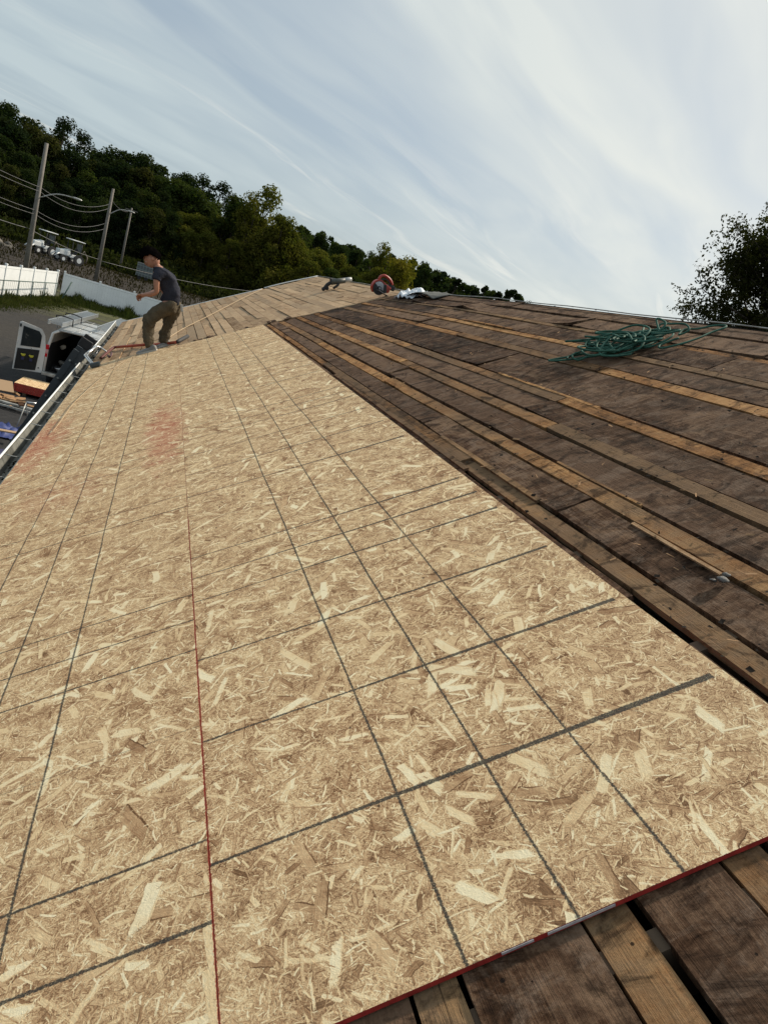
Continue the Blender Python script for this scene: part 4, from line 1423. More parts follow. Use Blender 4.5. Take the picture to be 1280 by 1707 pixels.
mb = MB(); mb.box((W2 - .03, -.045, 1.22), (.10, .05, .40), bevel=.01); vpart(mb, 'tail_lamp', M['tail'])
for s_ in (-1, 1):
    for y in (0.95, 4.4):
        mb = MB(); mb.cyl((s_ * .98, y, .34), (s_ * .74, y, .34), .34, 24); wh = vpart(mb, 'wheel', M['black'])
        mb = MB(); mb.cyl((s_ * .995, y, .34), (s_ * .90, y, .34), .19, 16); vpart(mb, 'rim', M['steel'], wh)
for s_ in (-1, 1):
    mb = MB()
    mb.box((s_ * (W2 - .035), 4.02, 1.42), (.02, .55, .42), bevel=.005)
    vpart(mb, 'side_window', M['glass_dark'])
mb = MB()
mb.prism([(-.75, 0), (.75, 0), (.66, .62), (-.66, .62)], .01, Matrix.Translation((0, 4.82, 1.36)) @ Matrix.Rotation(R(150), 4, 'X') @ Matrix.Rotation(R(180), 4, 'Z') @ Matrix.Translation((0, -.1, 0)))
vpart(mb, 'windscreen', M['glass_dark'])
# open left door, hinged at the left rear pillar
ang = R(16)
Dm = Matrix.Translation((-W2 - .01, -.05, 0)) @ Matrix.Rotation(R(180) + ang, 4, 'Z')      # local +x runs away from the hinge
DW = 0.86


def door_pt(x, z, y=0.0): return Dm @ Vector((x, y, z))


outl = [(0, .48), (DW, .42), (DW, 1.94), (DW - .06, 1.99), (.20, 1.88), (.08, 1.70), (0.0, 1.25)]
mb = MB()
mb.prism(outl, .05, Dm @ Matrix.Rotation(R(90), 4, 'X') @ Matrix.Translation((0, 0, -.025)))
dr = vpart(mb, 'rear_door', M['van_white'])
wn_ = [(.17, 1.28), (DW - .12, 1.22), (DW - .12, 1.86), (.27, 1.80), (.18, 1.68)]
for sy in (-1, 1):
    mb = MB(); mb.prism(wn_, .012, Dm @ Matrix.Rotation(R(90), 4, 'X') @ Matrix.Translation((0, 0, -.040 if sy > 0 else .028))); vpart(mb, 'door_window', M['glass_dark'], dr)
    pn = [(.20, .52), (DW - .04, .44), (DW - .05, 1.12), (.17, 1.20)] if sy > 0 else [(.20, .60), (.5, .60), (.5, .8), (.20, .8)]
    mb = MB(); mb.prism(pn, .016, Dm @ Matrix.Rotation(R(90), 4, 'X') @ Matrix.Translation((0, 0, -.042 if sy > 0 else .027))); vpart(mb, 'door_panel' if sy > 0 else 'plate_recess', M['van_dark'] if sy > 0 else M['van_white'], dr)
mb = MB(); mb.box(door_pt(DW - .04, 1.86, .03), (.05, .05, .10), bevel=.01); vpart(mb, 'door_latch', M['black'], dr)
mb = MB(); mb.sphere(door_pt(.12, .62, .03), .025, 1); mb.sphere(door_pt(.42, 1.2, .03), .015, 1); vpart(mb, 'door_fitting', M['black'], dr)
# gloves clipped to the door panel
for gx, lab in ((.62, 'yellow glove hanging on the open van door, farther from the hinge'), (.38, 'yellow and grey glove hanging on the open van door, nearer the hinge')):
    bpy_update()
    Wv = van.matrix_world
    t = empty('work_glove', Wv @ door_pt(gx, .95, .07), lab, 'glove')
    b = MB()
    c = Wv @ door_pt(gx, .94, .08)
    b.sphere(c, .055, 2, scale=(1.15, .4, 0.8))
    b.sphere(c + Vector((.045, 0, .03)), .028, 1, scale=(1, .5, 1)); b.sphere(c + Vector((-.05, 0, .02)), .03, 1, scale=(1, .5, 1))
    b.build('palm', M['yellow'], t)
    b = MB(); b.box(c + Vector((0, 0, -.11)), (.09, .03, .10), bevel=.012); b.build('cuff', M['navy'], t)
# cargo heap visible inside
items = [(-.62, .55, .62, .30, 'steel'), (-.30, .50, .60, .26, 'sole'), (-.55, .9, .78, .30, 'alu_dull'), (-.1, .45, .58, .22, 'felt'), (-.75, 1.2, 1.3, .16, 'sole'), (-.35, 1.1, .9, .25, 'van_dark'), (.3, .6, .62, .3, 'navy'), (.55, .9, .8, .35, 'black')]
cargo = ['pale bag on the van floor just inside the left side', 'crumpled pale sheet on the van floor behind the bumper', 'dull metal box behind the bags in the van', 'grey bundle at the middle of the van floor',
         'light bundle hanging high on the left wall inside the van', 'dark box deeper inside the van', 'navy bag on the right of the van floor', 'black box stacked on the right inside the van']
for (x, y, z, s_, mt), lb in zip(items, cargo):
    b = MB()
    c = van.matrix_world @ Vector((x, y, z))
    b.sphere(c, s_ * .6, 3, scale=(1, .9, .55))
    o = b.build('cargo_bundle', M[mt], smooth=True)
    for v_ in o.data.vertices: v_.co += Vector((mnoise.noise(v_.co * 7), mnoise.noise(v_.co * 7 + Vector((9, 0, 0))), mnoise.noise(v_.co * 9))) * .08
    tag(o, lb, 'bundle')
# roof rack
for y in (.35, 1.6, 2.9):
    mb = MB(); mb.tube([(-.86, y, 1.98), (-.84, y, 2.18), (.84, y, 2.18), (.86, y, 1.98)], .018, 6); vpart(mb, 'rack_bar', M['alu_dull'])
for x in (-.2, .15):
    mb = MB(); mb.tube([(x, .1, 2.10), (x, 3.0, 2.19)], .010, 6); vpart(mb, 'rack_rail', M['alu_dull'])


def rack_ladder(x, y0, L, wd, label, z=2.21, layers=2):
    bpy_update()
    t = empty('roof_ladder', van.matrix_world @ Vector((x, y0, z)), label, 'ladder', rz=R(-5))
    bpy_update()
    for lay in range(layers):
        zz = lay * .075
        for s_ in (-1, 1):
            b = MB(); b.box((s_ * wd / 2, L / 2, zz + .03), (.03, L, .068), bevel=.004); o = b.build('rail', M['alu']); o.parent = t
        n_ = int(L / .305)
        for k in range(n_):
            b = MB(); b.box((0, .15 + k * .305, zz + .04), (wd, .042, .03), bevel=.004); o = b.build('rung', M['alu']); o.parent = t
    return t


rack_ladder(-.68, -.95, 6.2, .40, 'aluminium extension ladder strapped along the left side of the van roof')
rack_ladder(.52, .9, 5.2, .50, 'aluminium extension ladder on the right side of the van roof beside the house')
bpy_update()
for k, y in enumerate((.35, 1.7)):
    b = MB()
    b.tube([van.matrix_world @ Vector(p) for p in ((-.95, y, 2.15), (-.94, y, 2.40), (-.68, y, 2.43), (-.42, y, 2.40), (-.41, y, 2.15))], .022, 6)
    tag(b.build('tie_strap', M['black']), ('black strap over the left roof ladder near the open rear of the van', 'black strap over the left roof ladder farther forward on the van')[k], 'strap')

# ------------------------------------------------------------------ things on the yard ground
# stack of chip board with red sides
st = empty('sheathing_stack', (-2.7, 23.4, G), 'stack of new chip board sheets with red painted sides on the ground behind the van', 'board stack', rz=R(-3))
bpy_update()


def uv_box(name, size, mats):
    mb = MB()
    mb.box((0, 0, 0), size)
    for f in mb.bm.faces: f.material_index = 0 if f.normal.z > .9 else 1
    uvl = mb.bm.loops.layers.uv.new('UVMap')
    for f in mb.bm.faces:
        f.normal_update()
        f.material_index = 0 if f.normal.z > .9 else 1
        for l in f.loops: l[uvl].uv = (l.vert.co.x, l.vert.co.y)
    return mb.build(name, mats)


sheet0 = uv_box('panel', (2.44, 1.22, .0105), [M['osb_plain'], M['rededge']])
sheet0.parent = st
sheet0.location = (0, 0, .10)
for k in range(1, 22):
    c = sheet0.copy(); COL.objects.link(c); c.parent = st
    c.location = (rr.uniform(-.006, .006), rr.uniform(-.006, .006), .10 + k * .0117)
for x in (-.25, .16):
    b = MB(); b.box((x, 0, .10 + 22 * .0117 - .004), (.012, 1.22, .004)); o = b.build('marking_line', M['black']); o.parent = st
for x in (-.9, 0, .9):
    b = MB(); b.box((x, 0, .047), (.09, 1.2, .09)); o = b.build('skid', M['rafter']); o.parent = st


def junk(name, poly_px, z, th, mat, label, cat, rough=0.0):
    pts = [atz(x, y, z) for x, y in poly_px]
    mb = MB()
    mb.prism([(p.x, p.y) for p in pts], -th, Matrix.Translation((0, 0, z)))
    o = mb.build(name, mat)
    return tag(o, label, cat)


def chunk_pile(name, c, n, size, mat, label, cat, seed, spread):
    rj = random.Random(seed)
    t = empty(name, c, label, cat)
    for k in range(n):
        b = MB()
        q = Vector(c) + Vector((rj.gauss(0, spread), rj.gauss(0, spread), 0.04 + .05 * k / n * 3))
        b.box(q, (size * rj.uniform(.5, 1.6), size * rj.uniform(.2, .6), rj.uniform(.01, .06)), Matrix.Rotation(rj.uniform(0, 6.28), 3, 'Z') @ Matrix.Rotation(rj.uniform(-.5, .5), 3, 'X'))
        b.build('wood_scrap', mat if k % 3 else M['board'], t)
    return t


chunk_pile('scrap_pile', atz(12, 672, G), 22, .42, M['splinter'], 'heap of broken pale wood scraps on the yard left of the ladder', 'scrap wood', 4, .26)
b = MB(); b.box((-4.12, 21.9, G + .38), (.62, .9, .02), Matrix.Rotation(R(14), 3, 'Z') @ Matrix.Rotation(R(8), 3, 'X')); o = b.build('board_offcut', M['plank']); tag(o, 'pale chip board offcut lying on top of the scrap heap', 'board')
b = MB(); b.box((-4.0, 20.9, G + .15), (2.6, .12, .05), Matrix.Rotation(R(-12), 3, 'Z')); b.box((-3.9, 20.7, G + .10), (2.8, .05, .05), Matrix.Rotation(R(-13), 3, 'Z')); tag(b.build('timber_lengths', M['alu_dull']), 'long thin grey timber lengths lying in front of the scrap heap', 'timber')
# blue tarp
def ground_cloth(name, cx, cy, sx, sy, mat, label, cat, amp=.16, z0=G, seed=1):
    mb = MB()
    n = 18
    vs_ = [[mb.bm.verts.new((cx + (i / n - .5) * sx + .1 * mnoise.noise(Vector((i * .3, j * .3, seed))), cy + (j / n - .5) * sy, z0 + .02 + amp * (abs(mnoise.noise(Vector((i * .28, j * .28, seed)))) + .5 * math.sin(math.pi * i / n) * math.sin(math.pi * j / n)))) for i in range(n + 1)] for j in range(n + 1)]
    for j in range(n):
        for i in range(n): mb.face((vs_[j][i], vs_[j][i + 1], vs_[j + 1][i + 1], vs_[j + 1][i]))
    return tag(mb.build(name, mat, smooth=True), label, cat)


pt = atz(8, 722, G)
ground_cloth('blue_tarp', pt.x - .15, pt.y, .95, 1.1, M['blue'], 'crumpled blue tarp on the ground at the left edge', 'tarp', .22)
pt = atz(6, 762, G)
ground_cloth('dark_blue_tarp', pt.x - .1, pt.y - .5, 1.3, 1.6, M['navy'], 'dark blue plastic sheet on the ground below the blue tarp', 'tarp', .2, seed=6)
pt = atz(2, 738, G)
b = MB(); b.box((pt.x - .2, pt.y, G + .30), (1.1, .16, .03), Matrix.Rotation(R(8), 3, 'Z')); tag(b.build('tan_board', M['plank']), 'pale tan board between the blue tarp and the dark plastic sheet', 'board')
# thin metal saw horse
sh = empty('saw_horse', atz(62, 690, G), 'thin metal saw horse standing on the dark yard beside the ladder', 'saw horse')
a, b2 = atz(44, 670, G + .75), atz(66, 673, G + .75)
b = MB(); b.tube([a, b2], .022, 6); b.build('top_bar', M['alu'], sh)
for q in (a, b2):
    for dx_, dy_ in ((-.1, -.3), (.1, .3)):
        b = MB(); b.tube([q, Vector((q.x + dx_, q.y + dy_, G))], .012, 6); b.build('leg', M['alu_dull'], sh)

# ------------------------------------------------------------------ fences
FC = Vector((-7.25, 58.3, 0))          # corner
FA = Vector((-10.6, 42.0, 0))          # left run starts outside the frame
FH = 1.80
def vinyl_run(name, A, B, n, label, h=FH):
    t = empty(name, (A.x, A.y, G), label, 'fence')
    d = (B - A) / n
    rz = math.atan2(d.y, d.x)
    rot = Matrix.Rotation(rz, 3, 'Z')
    L = d.length
    for k in range(n + 1):
        p = A + d * k
        b = MB(); b.box((p.x, p.y, G + h / 2 + .06), (.127, .127, h + .12), rot, .006); po = b.build('post', M['vinyl'], t)
        b = MB()
        b.box((p.x, p.y, G + h + .135), (.17, .17, .03), rot, .004)
        b.prism([(-.06, -.06), (.06, -.06), (.06, .06), (-.06, .06)], .04, Matrix.Translation((p.x, p.y, G + h + .15)) @ rot.to_4x4())
        b.build('post_cap', M['vinyl'], po)
        if k < n:
            c = p + d * .5
            b = MB(); b.box((c.x, c.y, G + h - .03), (L - .13, .05, .14), rot, .004); b.build('top_rail', M['vinyl'], t)
            b = MB(); b.box((c.x, c.y, G + .10), (L - .13, .05, .14), rot, .004); b.build('bottom_rail', M['vinyl'], t)
            b = MB()
            nb = 12
            for q in range(nb):
                s_ = (q + .5) / nb - .5
                cc = c + d.normalized() * s_ * (L - .13)
                b.box((cc.x, cc.y, G + h / 2 + .03), ((L - .13) / nb - .0025, .024, h - .28), rot)
            b.build('fence_panel', M['vinyl'], t)
    return t


vinyl_run('vinyl_fence', FA, FC + Vector((-.35, -.9, 0)), 7, 'bright sunlit white vinyl privacy fence along the left side of the yard')
vinyl_run('vinyl_fence', FC, FC + Vector((19.5, 1.6, 0)), 8, 'shaded white vinyl privacy fence across the back of the yard behind the van')
# low green wire fence in front of the white one
t = empty('wire_fence', (FA.x + 1, FA.y, G), 'low dark green wire fence standing in front of the sunlit white fence', 'fence')
A, B = Vector((-9.35, 44.2, 0)), Vector((-7.35, 56.2, 0))
d = (B - A)
b = MB(); b.tube([(A.x, A.y, G + 1.15), (B.x, B.y, G + 1.13)], .03, 6); b.build('top_rail', M['fence_green'], t)
for k in range(6):
    p = A + d * k / 5
    b = MB(); b.tube([(p.x, p.y, G), (p.x, p.y, G + 1.15)], .03, 6); b.build('post', M['fence_green'], t)
b = MB()
for k in range(40):
    p = A + d * (k + .5) / 40
    b.tube([(p.x, p.y, G), (p.x, p.y, G + 1.13)], .006, 3)
b.build('wire_mesh', M['fence_green'], t)
b = MB(); b.tube([(-7.0, 56.6, G), (-6.55, 57.0, G + 1.45)], .05, 6); tag(b.build('leaning_post', M['fence_green']), 'dark post leaning beside the fence corner', 'post')

# weeds along the fence: stuff
def blades(name, pts_fn, n, hrange, wd, col, seed, kind='stuff'):
    rg = np.random.default_rng(seed)
    co = np.zeros((n, 4, 3))
    for k in range(n):
        x, y, s_ = pts_fn(rg)
        h = rg.uniform(*hrange) * s_
        a = rg.uniform(0, 6.28)
        lx, ly = rg.normal(0, .25, 2) * h
        w_ = wd * rg.uniform(.6, 1.5)
        cx_, sx_ = math.cos(a) * w_, math.sin(a) * w_
        z = ground_z(x, y) - .02
        co[k] = [(x - cx_, y - sx_, z), (x + cx_, y + sx_, z), (x + lx * .6 + cx_ * .9, y + ly * .6 + sx_ * .9, z + h * .65), (x + lx, y + ly, z + h)]
    me = bpy.data.meshes.new(name)
    me.vertices.add(n * 4); me.vertices.foreach_set('co', co.ravel())
    me.loops.add(n * 4); me.polygons.add(n)
    me.loops.foreach_set('vertex_index', np.arange(n * 4))
    me.polygons.foreach_set('loop_start', np.arange(n) * 4)
    me.update()
    me.validate()
    me.materials.append(M['leaf'])
    o = bpy.data.objects.new(name, me)
    COL.objects.link(o)
    o.color = (*col, 1)
    return tag(o, kind=kind)


def along(A, B, spread, off):
    def f(rg):
        t_ = rg.random()
        p = A.lerp(B, t_)
        n_ = (B - A).normalized()
        q = abs(rg.normal(0, spread))
        s_ = 0.55 + 0.75 * max(0, mnoise.noise(Vector((t_ * 14, off * 3, 1)))) * 2
        x, y = p.x + n_.y * (q + .15), p.y - n_.x * (q + .15)
        return x, y, s_ * (1.2 - min(1, q / 3))
    return f


blades('weeds_left', along(FA, FC, 1.3, 1), 9000, (.10, .5), .022, (0.046, 0.056, 0.024), 5)
blades('weeds_back', along(FC, FC + Vector((12, 1, 0)), 1.1, 2), 12000, (.15, .85), .028, (0.040, 0.054, 0.024), 6)
blades('grass_strip', along(FA, FC, 3.0, 3), 9000, (.06, .22), .02, (0.052, 0.058, 0.028), 7)

# ------------------------------------------------------------------ poles, lamps, wires
poles = []
pdir = [pray(40, 440), pray(163, 468), pray(197, 455)]
pd = [(60.5, 78, 238, 37), (80, 189, 314, 162), (108, 220, 346, 197)]
labels = ['nearest wooden utility pole with a street lamp arm, behind the white fence', 'middle wooden utility pole with a lamp arm, right of the machines', 'thin farthest utility pole behind the man']
PT = []
for k, (D, tx, ty, bx) in enumerate(pd):
    d0 = pray(tx, ty)
    s_ = (D - CAM.y) / d0.y
    top = CAM + d0 * s_
    gz_ = ground_z(top.x, top.y)
    t = empty('utility_pole', (top.x, top.y, gz_), labels[k], 'utility pole')
    b = MB(); b.tube([(top.x, top.y, gz_ - .3), (top.x, top.y, (gz_ + top.z) / 2), tuple(top)], [.20, .17, .13] if k < 2 else [.16, .14, .11], 10); b.build('shaft', M['pole'], t)
    PT.append(top)
    if k < 2:
        e = at(*((122, 329), (214, 351))[k], D)
        a = at(*((64, 329), (183, 356))[k], D)
        b = MB(); b.tube(catmull([a, a.lerp(e, .5) + Vector((0, 0, .25)), e], 5), .045, 6); b.build('lamp_arm', M['alu_dull'], t)
        b = MB(); b.sphere(e + Vector((.25, 0, 0)), .25, 2, scale=(1.6, .6, .35)); b.build('lamp_head', M['alu_dull'], t)
    else:
        b = MB(); b.box(top - Vector((0, 0, .3)), (1.6, .1, .1)); b.build('cross_arm', M['pole'], t)
# one more pole left of the frame carries the wires
p0 = Vector((-17.0, 44.0, 0))
t = empty('utility_pole', (p0.x, p0.y, G), 'utility pole left of the frame carrying the near wires', 'utility pole')
b = MB(); b.tube([(p0.x, p0.y, G), (p0.x, p0.y, G + 10.2)], [.2, .14], 10); b.build('shaft', M['pole'], t)


def wire(A, B, sag, r, label, grp):
    mid = A.lerp(B, .5) - Vector((0, 0, sag))
    pts = []
    for k in range(17):
        s_ = k / 16
        p = A.lerp(B, s_)
        p.z -= sag * 4 * s_ * (1 - s_)
        pts.append(p)
    b = MB(); b.tube(pts, r, 5)
    return tag(b.build('overhead_wire', M['cable']), label, 'wire', grp)


hts = [(at(68, 312, pd[0][0]), at(182, 340, pd[1][0]), .7, 'top'), (at(67, 319, pd[0][0]), at(181, 347, pd[1][0]), .8, 'second'), (at(60, 350, pd[0][0]), at(175, 372, pd[1][0]), .7, 'third'),
       (at(59, 357, pd[0][0]), at(174, 381, pd[1][0]), .7, 'fourth'), (at(47, 380, pd[0][0]), at(165, 432, pd[1][0]), .2, 'lowest')]
ords = dict(top='uppermost', second='second highest', third='third highest', fourth='fourth highest', lowest='lowest')
for A, B, sg, nm in hts:
    wire(A, B, sg, .018 if nm != 'lowest' else .028, f'{ords[nm]} black wire strung between the first and second utility pole', 'wires between utility poles')
    Z0 = Vector((p0.x, p0.y, A.z + 1.9))
    wire(Z0, A, .5, .018 if nm != 'lowest' else .028, f'{ords[nm]} black wire running off the left edge from the nearest pole', 'wires left of the nearest pole')
wire(at(163, 433, pd[1][0]), at(460, 488, 112), .6, .03, 'dark wire sagging from the middle pole behind the man to the right', 'long wires')
wire(PT[1] - Vector((0, 0, 1.0)), PT[2] - Vector((0, 0, .4)), .5, .018, 'thin wire between the middle and the farthest pole', 'long wires')

# ------------------------------------------------------------------ machines and containers behind the fence
def tractor(px, py, D, label, yaw):
    base = at(px, py, D)
    base.z = ground_z(base.x, base.y)
    t = empty('compact_tractor', (base.x, base.y, base.z), label, 'tractor', rz=yaw)
    bpy_update()
    def L(mb, name, mat):
        o = mb.build(name, mat); o.parent = t; return o
    b = MB(); b.box((-.75, 0, 1.05), (1.3, .75, .55), bevel=.08); b.prism([(-1.45, .8), (-.1, .8), (-.1, 1.5), (-.9, 1.35)], .6, Matrix.Translation((0, .3, 0)) @ Matrix.Rotation(R(90), 4, 'X')); L(b, 'hood', M['machine_white'])
    b = MB(); b.box((.45, 0, .85), (1.2, 1.0, .35), bevel=.05); L(b, 'chassis', M['machine_white'])
    b = MB(); b.box((.5, 0, 1.2), (.5, .5, .12), bevel=.03); b.box((.75, 0, 1.5), (.12, .5, .5), bevel=.03); L(b, 'seat', M['black'])
    for x in (-.05, 1.05):
        for y in (-.5, .5):
            b = MB(); b.tube([(x, y, .9), (x, y, 2.55)], .045, 6); L(b, 'canopy_post', M['black'])
    b = MB(); b.box((.5, 0, 2.6), (1.6, 1.3, .09), bevel=.03); L(b, 'canopy', M['machine_white'])
    b = MB(); b.box((1.08, 0, 1.9), (.02, .9, .9)); L(b, 'rear_screen', simple('tractor_screen', (0.12, 0.14, 0.14), .3))
    for x, r_ in ((-1.0, .38), (.85, .58)):
        for y in (-.62, .62):
            b = MB(); b.cyl((x, y - .12, r_), (x, y + .12, r_), r_, 18); w_ = L(b, 'wheel', M['black'])
            b = MB(); b.cyl((x, y - .13, r_), (x, y + .13, r_), r_ * .5, 12); o = b.build('rim', M['machine_white']); o.parent = w_
    b = MB(); b.tube([(1.3, .0, .8), (1.75, 0, 1.7), (2.2, 0, 1.1), (2.1, 0, .4)], .10, 6); L(b, 'rear_arm', simple('brown_arm', (.09, .075, .055), .7))
    b = MB(); b.tube([(-1.4, -.4, .9), (-1.9, -.4, .5)], .07, 6); b.tube([(-1.4, .4, .9), (-1.9, .4, .5)], .07, 6); L(b, 'loader_arms', M['machine_white'])
    return t


tractor(68, 424, 92, 'white compact tractor with sun canopy, the left one behind the fence', R(48))
tractor(113, 436, 90, 'white compact tractor with sun canopy, the right one behind the fence', R(38))
# ribbed container on low wheels
bs = at(238, 474, 99); bs.z = ground_z(bs.x, bs.y) + .3
t = empty('ribbed_container', bs, 'pale ribbed container on dark wheels standing behind the man at the wood edge', 'container', rz=R(4))
t.scale = (.72, .72, 1.0)
bpy_update()
b = MB(); b.box((0, 0, 1.0), (3.0, 1.6, 1.6), bevel=.03); o = b.build('tank', M['tote']); o.parent = t
for k in range(7):
    b = MB(); b.box((-1.5 + k * .5, -.82, 1.0), (.06, .04, 1.64)); o = b.build('rib', M['wall_grey']); o.parent = t
for z in (.5, 1.0, 1.5):
    b = MB(); b.box((0, -.85, z), (3.05, .03, .06)); o = b.build('rib', M['wall_grey']); o.parent = t
for x in (-.9, .3):
    b = MB(); b.cyl((x, -.7, 0.05), (x, -.4, .05), .32, 14); o = b.build('wheel', M['black']); o.parent = t
# boulders and spoil on the left
for k, (x, y, s_) in enumerate(((4, 412, 1.0), (20, 416, .8), (31, 421, .5), (-10, 406, 1.2), (14, 408, .6))):
    b = MB(); c = at(x, y, 88 + k)
    b.sphere(c, s_ * .75, 3, scale=(1.3, 1, .7))
    o = b.build('boulder', M['concrete'])
    for v_ in o.data.vertices: v_.co += Vector((mnoise.noise(v_.co * 1.1), mnoise.noise(v_.co * 1.1 + Vector((9, 0, 0))), mnoise.noise(v_.co * 1.4))) * s_ * .35
    tag(o, ['large pale boulder at the left edge below the wood', 'rounded tan boulder second from the left edge', 'small boulder nearest the first utility pole', 'boulder cut by the left edge of the photo', 'flat stone behind the large pale boulder'][k], 'boulder', 'boulders left of the pole')
# low bank behind the back fence, with sparse dry scrub: stuff
blades('dry_scrub', lambda rg: (rg.uniform(-22, 8), rg.uniform(62, 104), 1.0), 7000, (.1, .4), .05, (0.030, 0.027, 0.016), 11)

# ------------------------------------------------------------------ trees
def crown_mesh(name, seed, n_blob, n_leaf, leaf, shape='broad', open_=0.0):
    """crown of unit height 1 (0..1), trunk axis at origin"""
    rg = np.random.default_rng(seed)
    blobs = []
    for k in range(n_blob):
        t_ = rg.random()
        if shape == 'broad':
            z = .10 + .82 * t_
            rmax = .24 * max(0, math.sin(math.pi * min(1, (t_ * .78 + .2)))) ** .7
        elif shape == 'tall':
            z = .20 + .76 * t_
            rmax = .17 * (1 - t_) ** .45 + .02
        else:
            z = .12 + .84 * t_
            rmax = .21 * (1 - t_ * .75)
        a = rg.uniform(0, 6.28)
        q = rmax * math.sqrt(rg.random())
        r_ = rg.uniform(.055, .115) * (1 - .35 * t_)
        blobs.append((q * math.cos(a), q * math.sin(a), z, r_))
    blobs = np.array(blobs)
    idx = rg.choice(n_blob, n_leaf, p=(blobs[:, 3] ** 2) / (blobs[:, 3] ** 2).sum())
    dirs = rg.normal(size=(n_leaf, 3))
    dirs /= np.linalg.norm(dirs, axis=1)[:, None]
    dirs[:, 2] = np.where(rg.random(n_leaf) < .35, np.abs(dirs[:, 2]), dirs[:, 2])
    rad = blobs[idx, 3] * (rg.random(n_leaf) ** .45) * 1.05
    cen = blobs[idx, :3] + dirs * rad[:, None] * np.array([1.0, 1.0, 1.05])
    nrm = dirs + rg.normal(0, .55, (n_leaf, 3))
    nrm /= np.linalg.norm(nrm, axis=1)[:, None]
    t1 = np.cross(nrm, rg.normal(size=(n_leaf, 3)))
    t1 /= np.linalg.norm(t1, axis=1)[:, None]
    t2 = np.cross(nrm, t1)
    sz = leaf * rg.uniform(.5, 1.3, n_leaf)[:, None]
    q = np.stack([cen - t1 * sz, cen - t2 * sz * .55, cen + t1 * sz, cen + t2 * sz * .55], 1)
    me = bpy.data.meshes.new(name)
    n = n_leaf
    me.vertices.add(n * 4); me.vertices.foreach_set('co', q.ravel())
    me.loops.add(n * 4); me.polygons.add(n)
    me.loops.foreach_set('vertex_index', np.arange(n * 4))
    me.polygons.foreach_set('loop_start', np.arange(n) * 4)
    me.update(); me.validate()
    me.materials.append(M['leaf'])
    return me, blobs


def trunk_mesh(name, blobs, seed, r0=.016):
    rg = random.Random(seed)
    mb = MB()
    topz = float(blobs[:, 2].max())
    axis = [Vector((.012 * math.sin(z * 7 + seed), .012 * math.cos(z * 5 + seed), z)) for z in np.linspace(-.02, topz * .97, 9)]
    mb.tube(axis, [r0 * (1 - .88 * k / 8) for k in range(9)], 7)
    pick = list(range(len(blobs)))
    rg.shuffle(pick)
    for k in pick[:18]:
        x, y, z, r_ = blobs[k]
        zb = max(.12, z - .12 - .5 * math.hypot(x, y))
        a = Vector((.012 * math.sin(zb * 7 + seed), .012 * math.cos(zb * 5 + seed), zb))
        e = Vector((x, y, z))
        mb.tube([a, a.lerp(e, .5) + Vector((0, 0, -.01)), e], [r0 * .38, r0 * .25, r0 * .08], 5)
    bmesh.ops.recalc_face_normals(mb.bm, faces=mb.bm.faces[:])
    me = bpy.data.meshes.new(name)
    mb.bm.to_mesh(me); mb.bm.free()
    me.materials.append(M['bark'])
    for p in me.polygons: p.use_smooth = True
    return me


variants = []
for k, (sh_, nb, nl, lf) in enumerate((('broad', 95, 15000, .0125), ('broad', 80, 14000, .0130), ('tall', 60, 10000, .0120), ('cone', 70, 12000, .0120), ('broad', 42, 6000, .0120), ('tall', 26, 2400, .0120))):
    cm, bl = crown_mesh(f'crown_{k}', 40 + k, nb, nl, lf, sh_)
    variants.append((cm, trunk_mesh(f'trunk_{k}', bl, k)))
low = []
for k in range(3):
    cm, bl = crown_mesh(f'crown_far_{k}', 80 + k, 16, 900, .040, ('broad', 'tall', 'broad')[k])
    low.append((cm, trunk_mesh(f'trunk_far_{k}', bl, k)))

rt = random.Random(12)


def tree(px, ytop, D, var, col, label, grp=None, wide=1.0, pool=None, name='tree'):
    d = pray(px, ytop)
    hd = math.hypot(d.x, d.y)
    s_ = D / hd
    top = CAM + d * s_
    gz_ = ground_z(top.x, top.y)
    h = max(4.0, top.z - gz_)
    t = empty(name, (top.x, top.y, gz_), label, 'tree', grp, rz=rt.uniform(0, 6.28))
    cm, tm = (pool or variants)[var]
    for nm, me in (('crown', cm), ('trunk', tm)):
        o = bpy.data.objects.new(nm, me)
        COL.objects.link(o)
        o.parent = t
        o.scale = (h * wide, h * wide, h)
        f_ = rt.uniform(.85, 1.15)
        o.color = (col[0] * f_, col[1] * f_, col[2] * f_, 1)
    return t


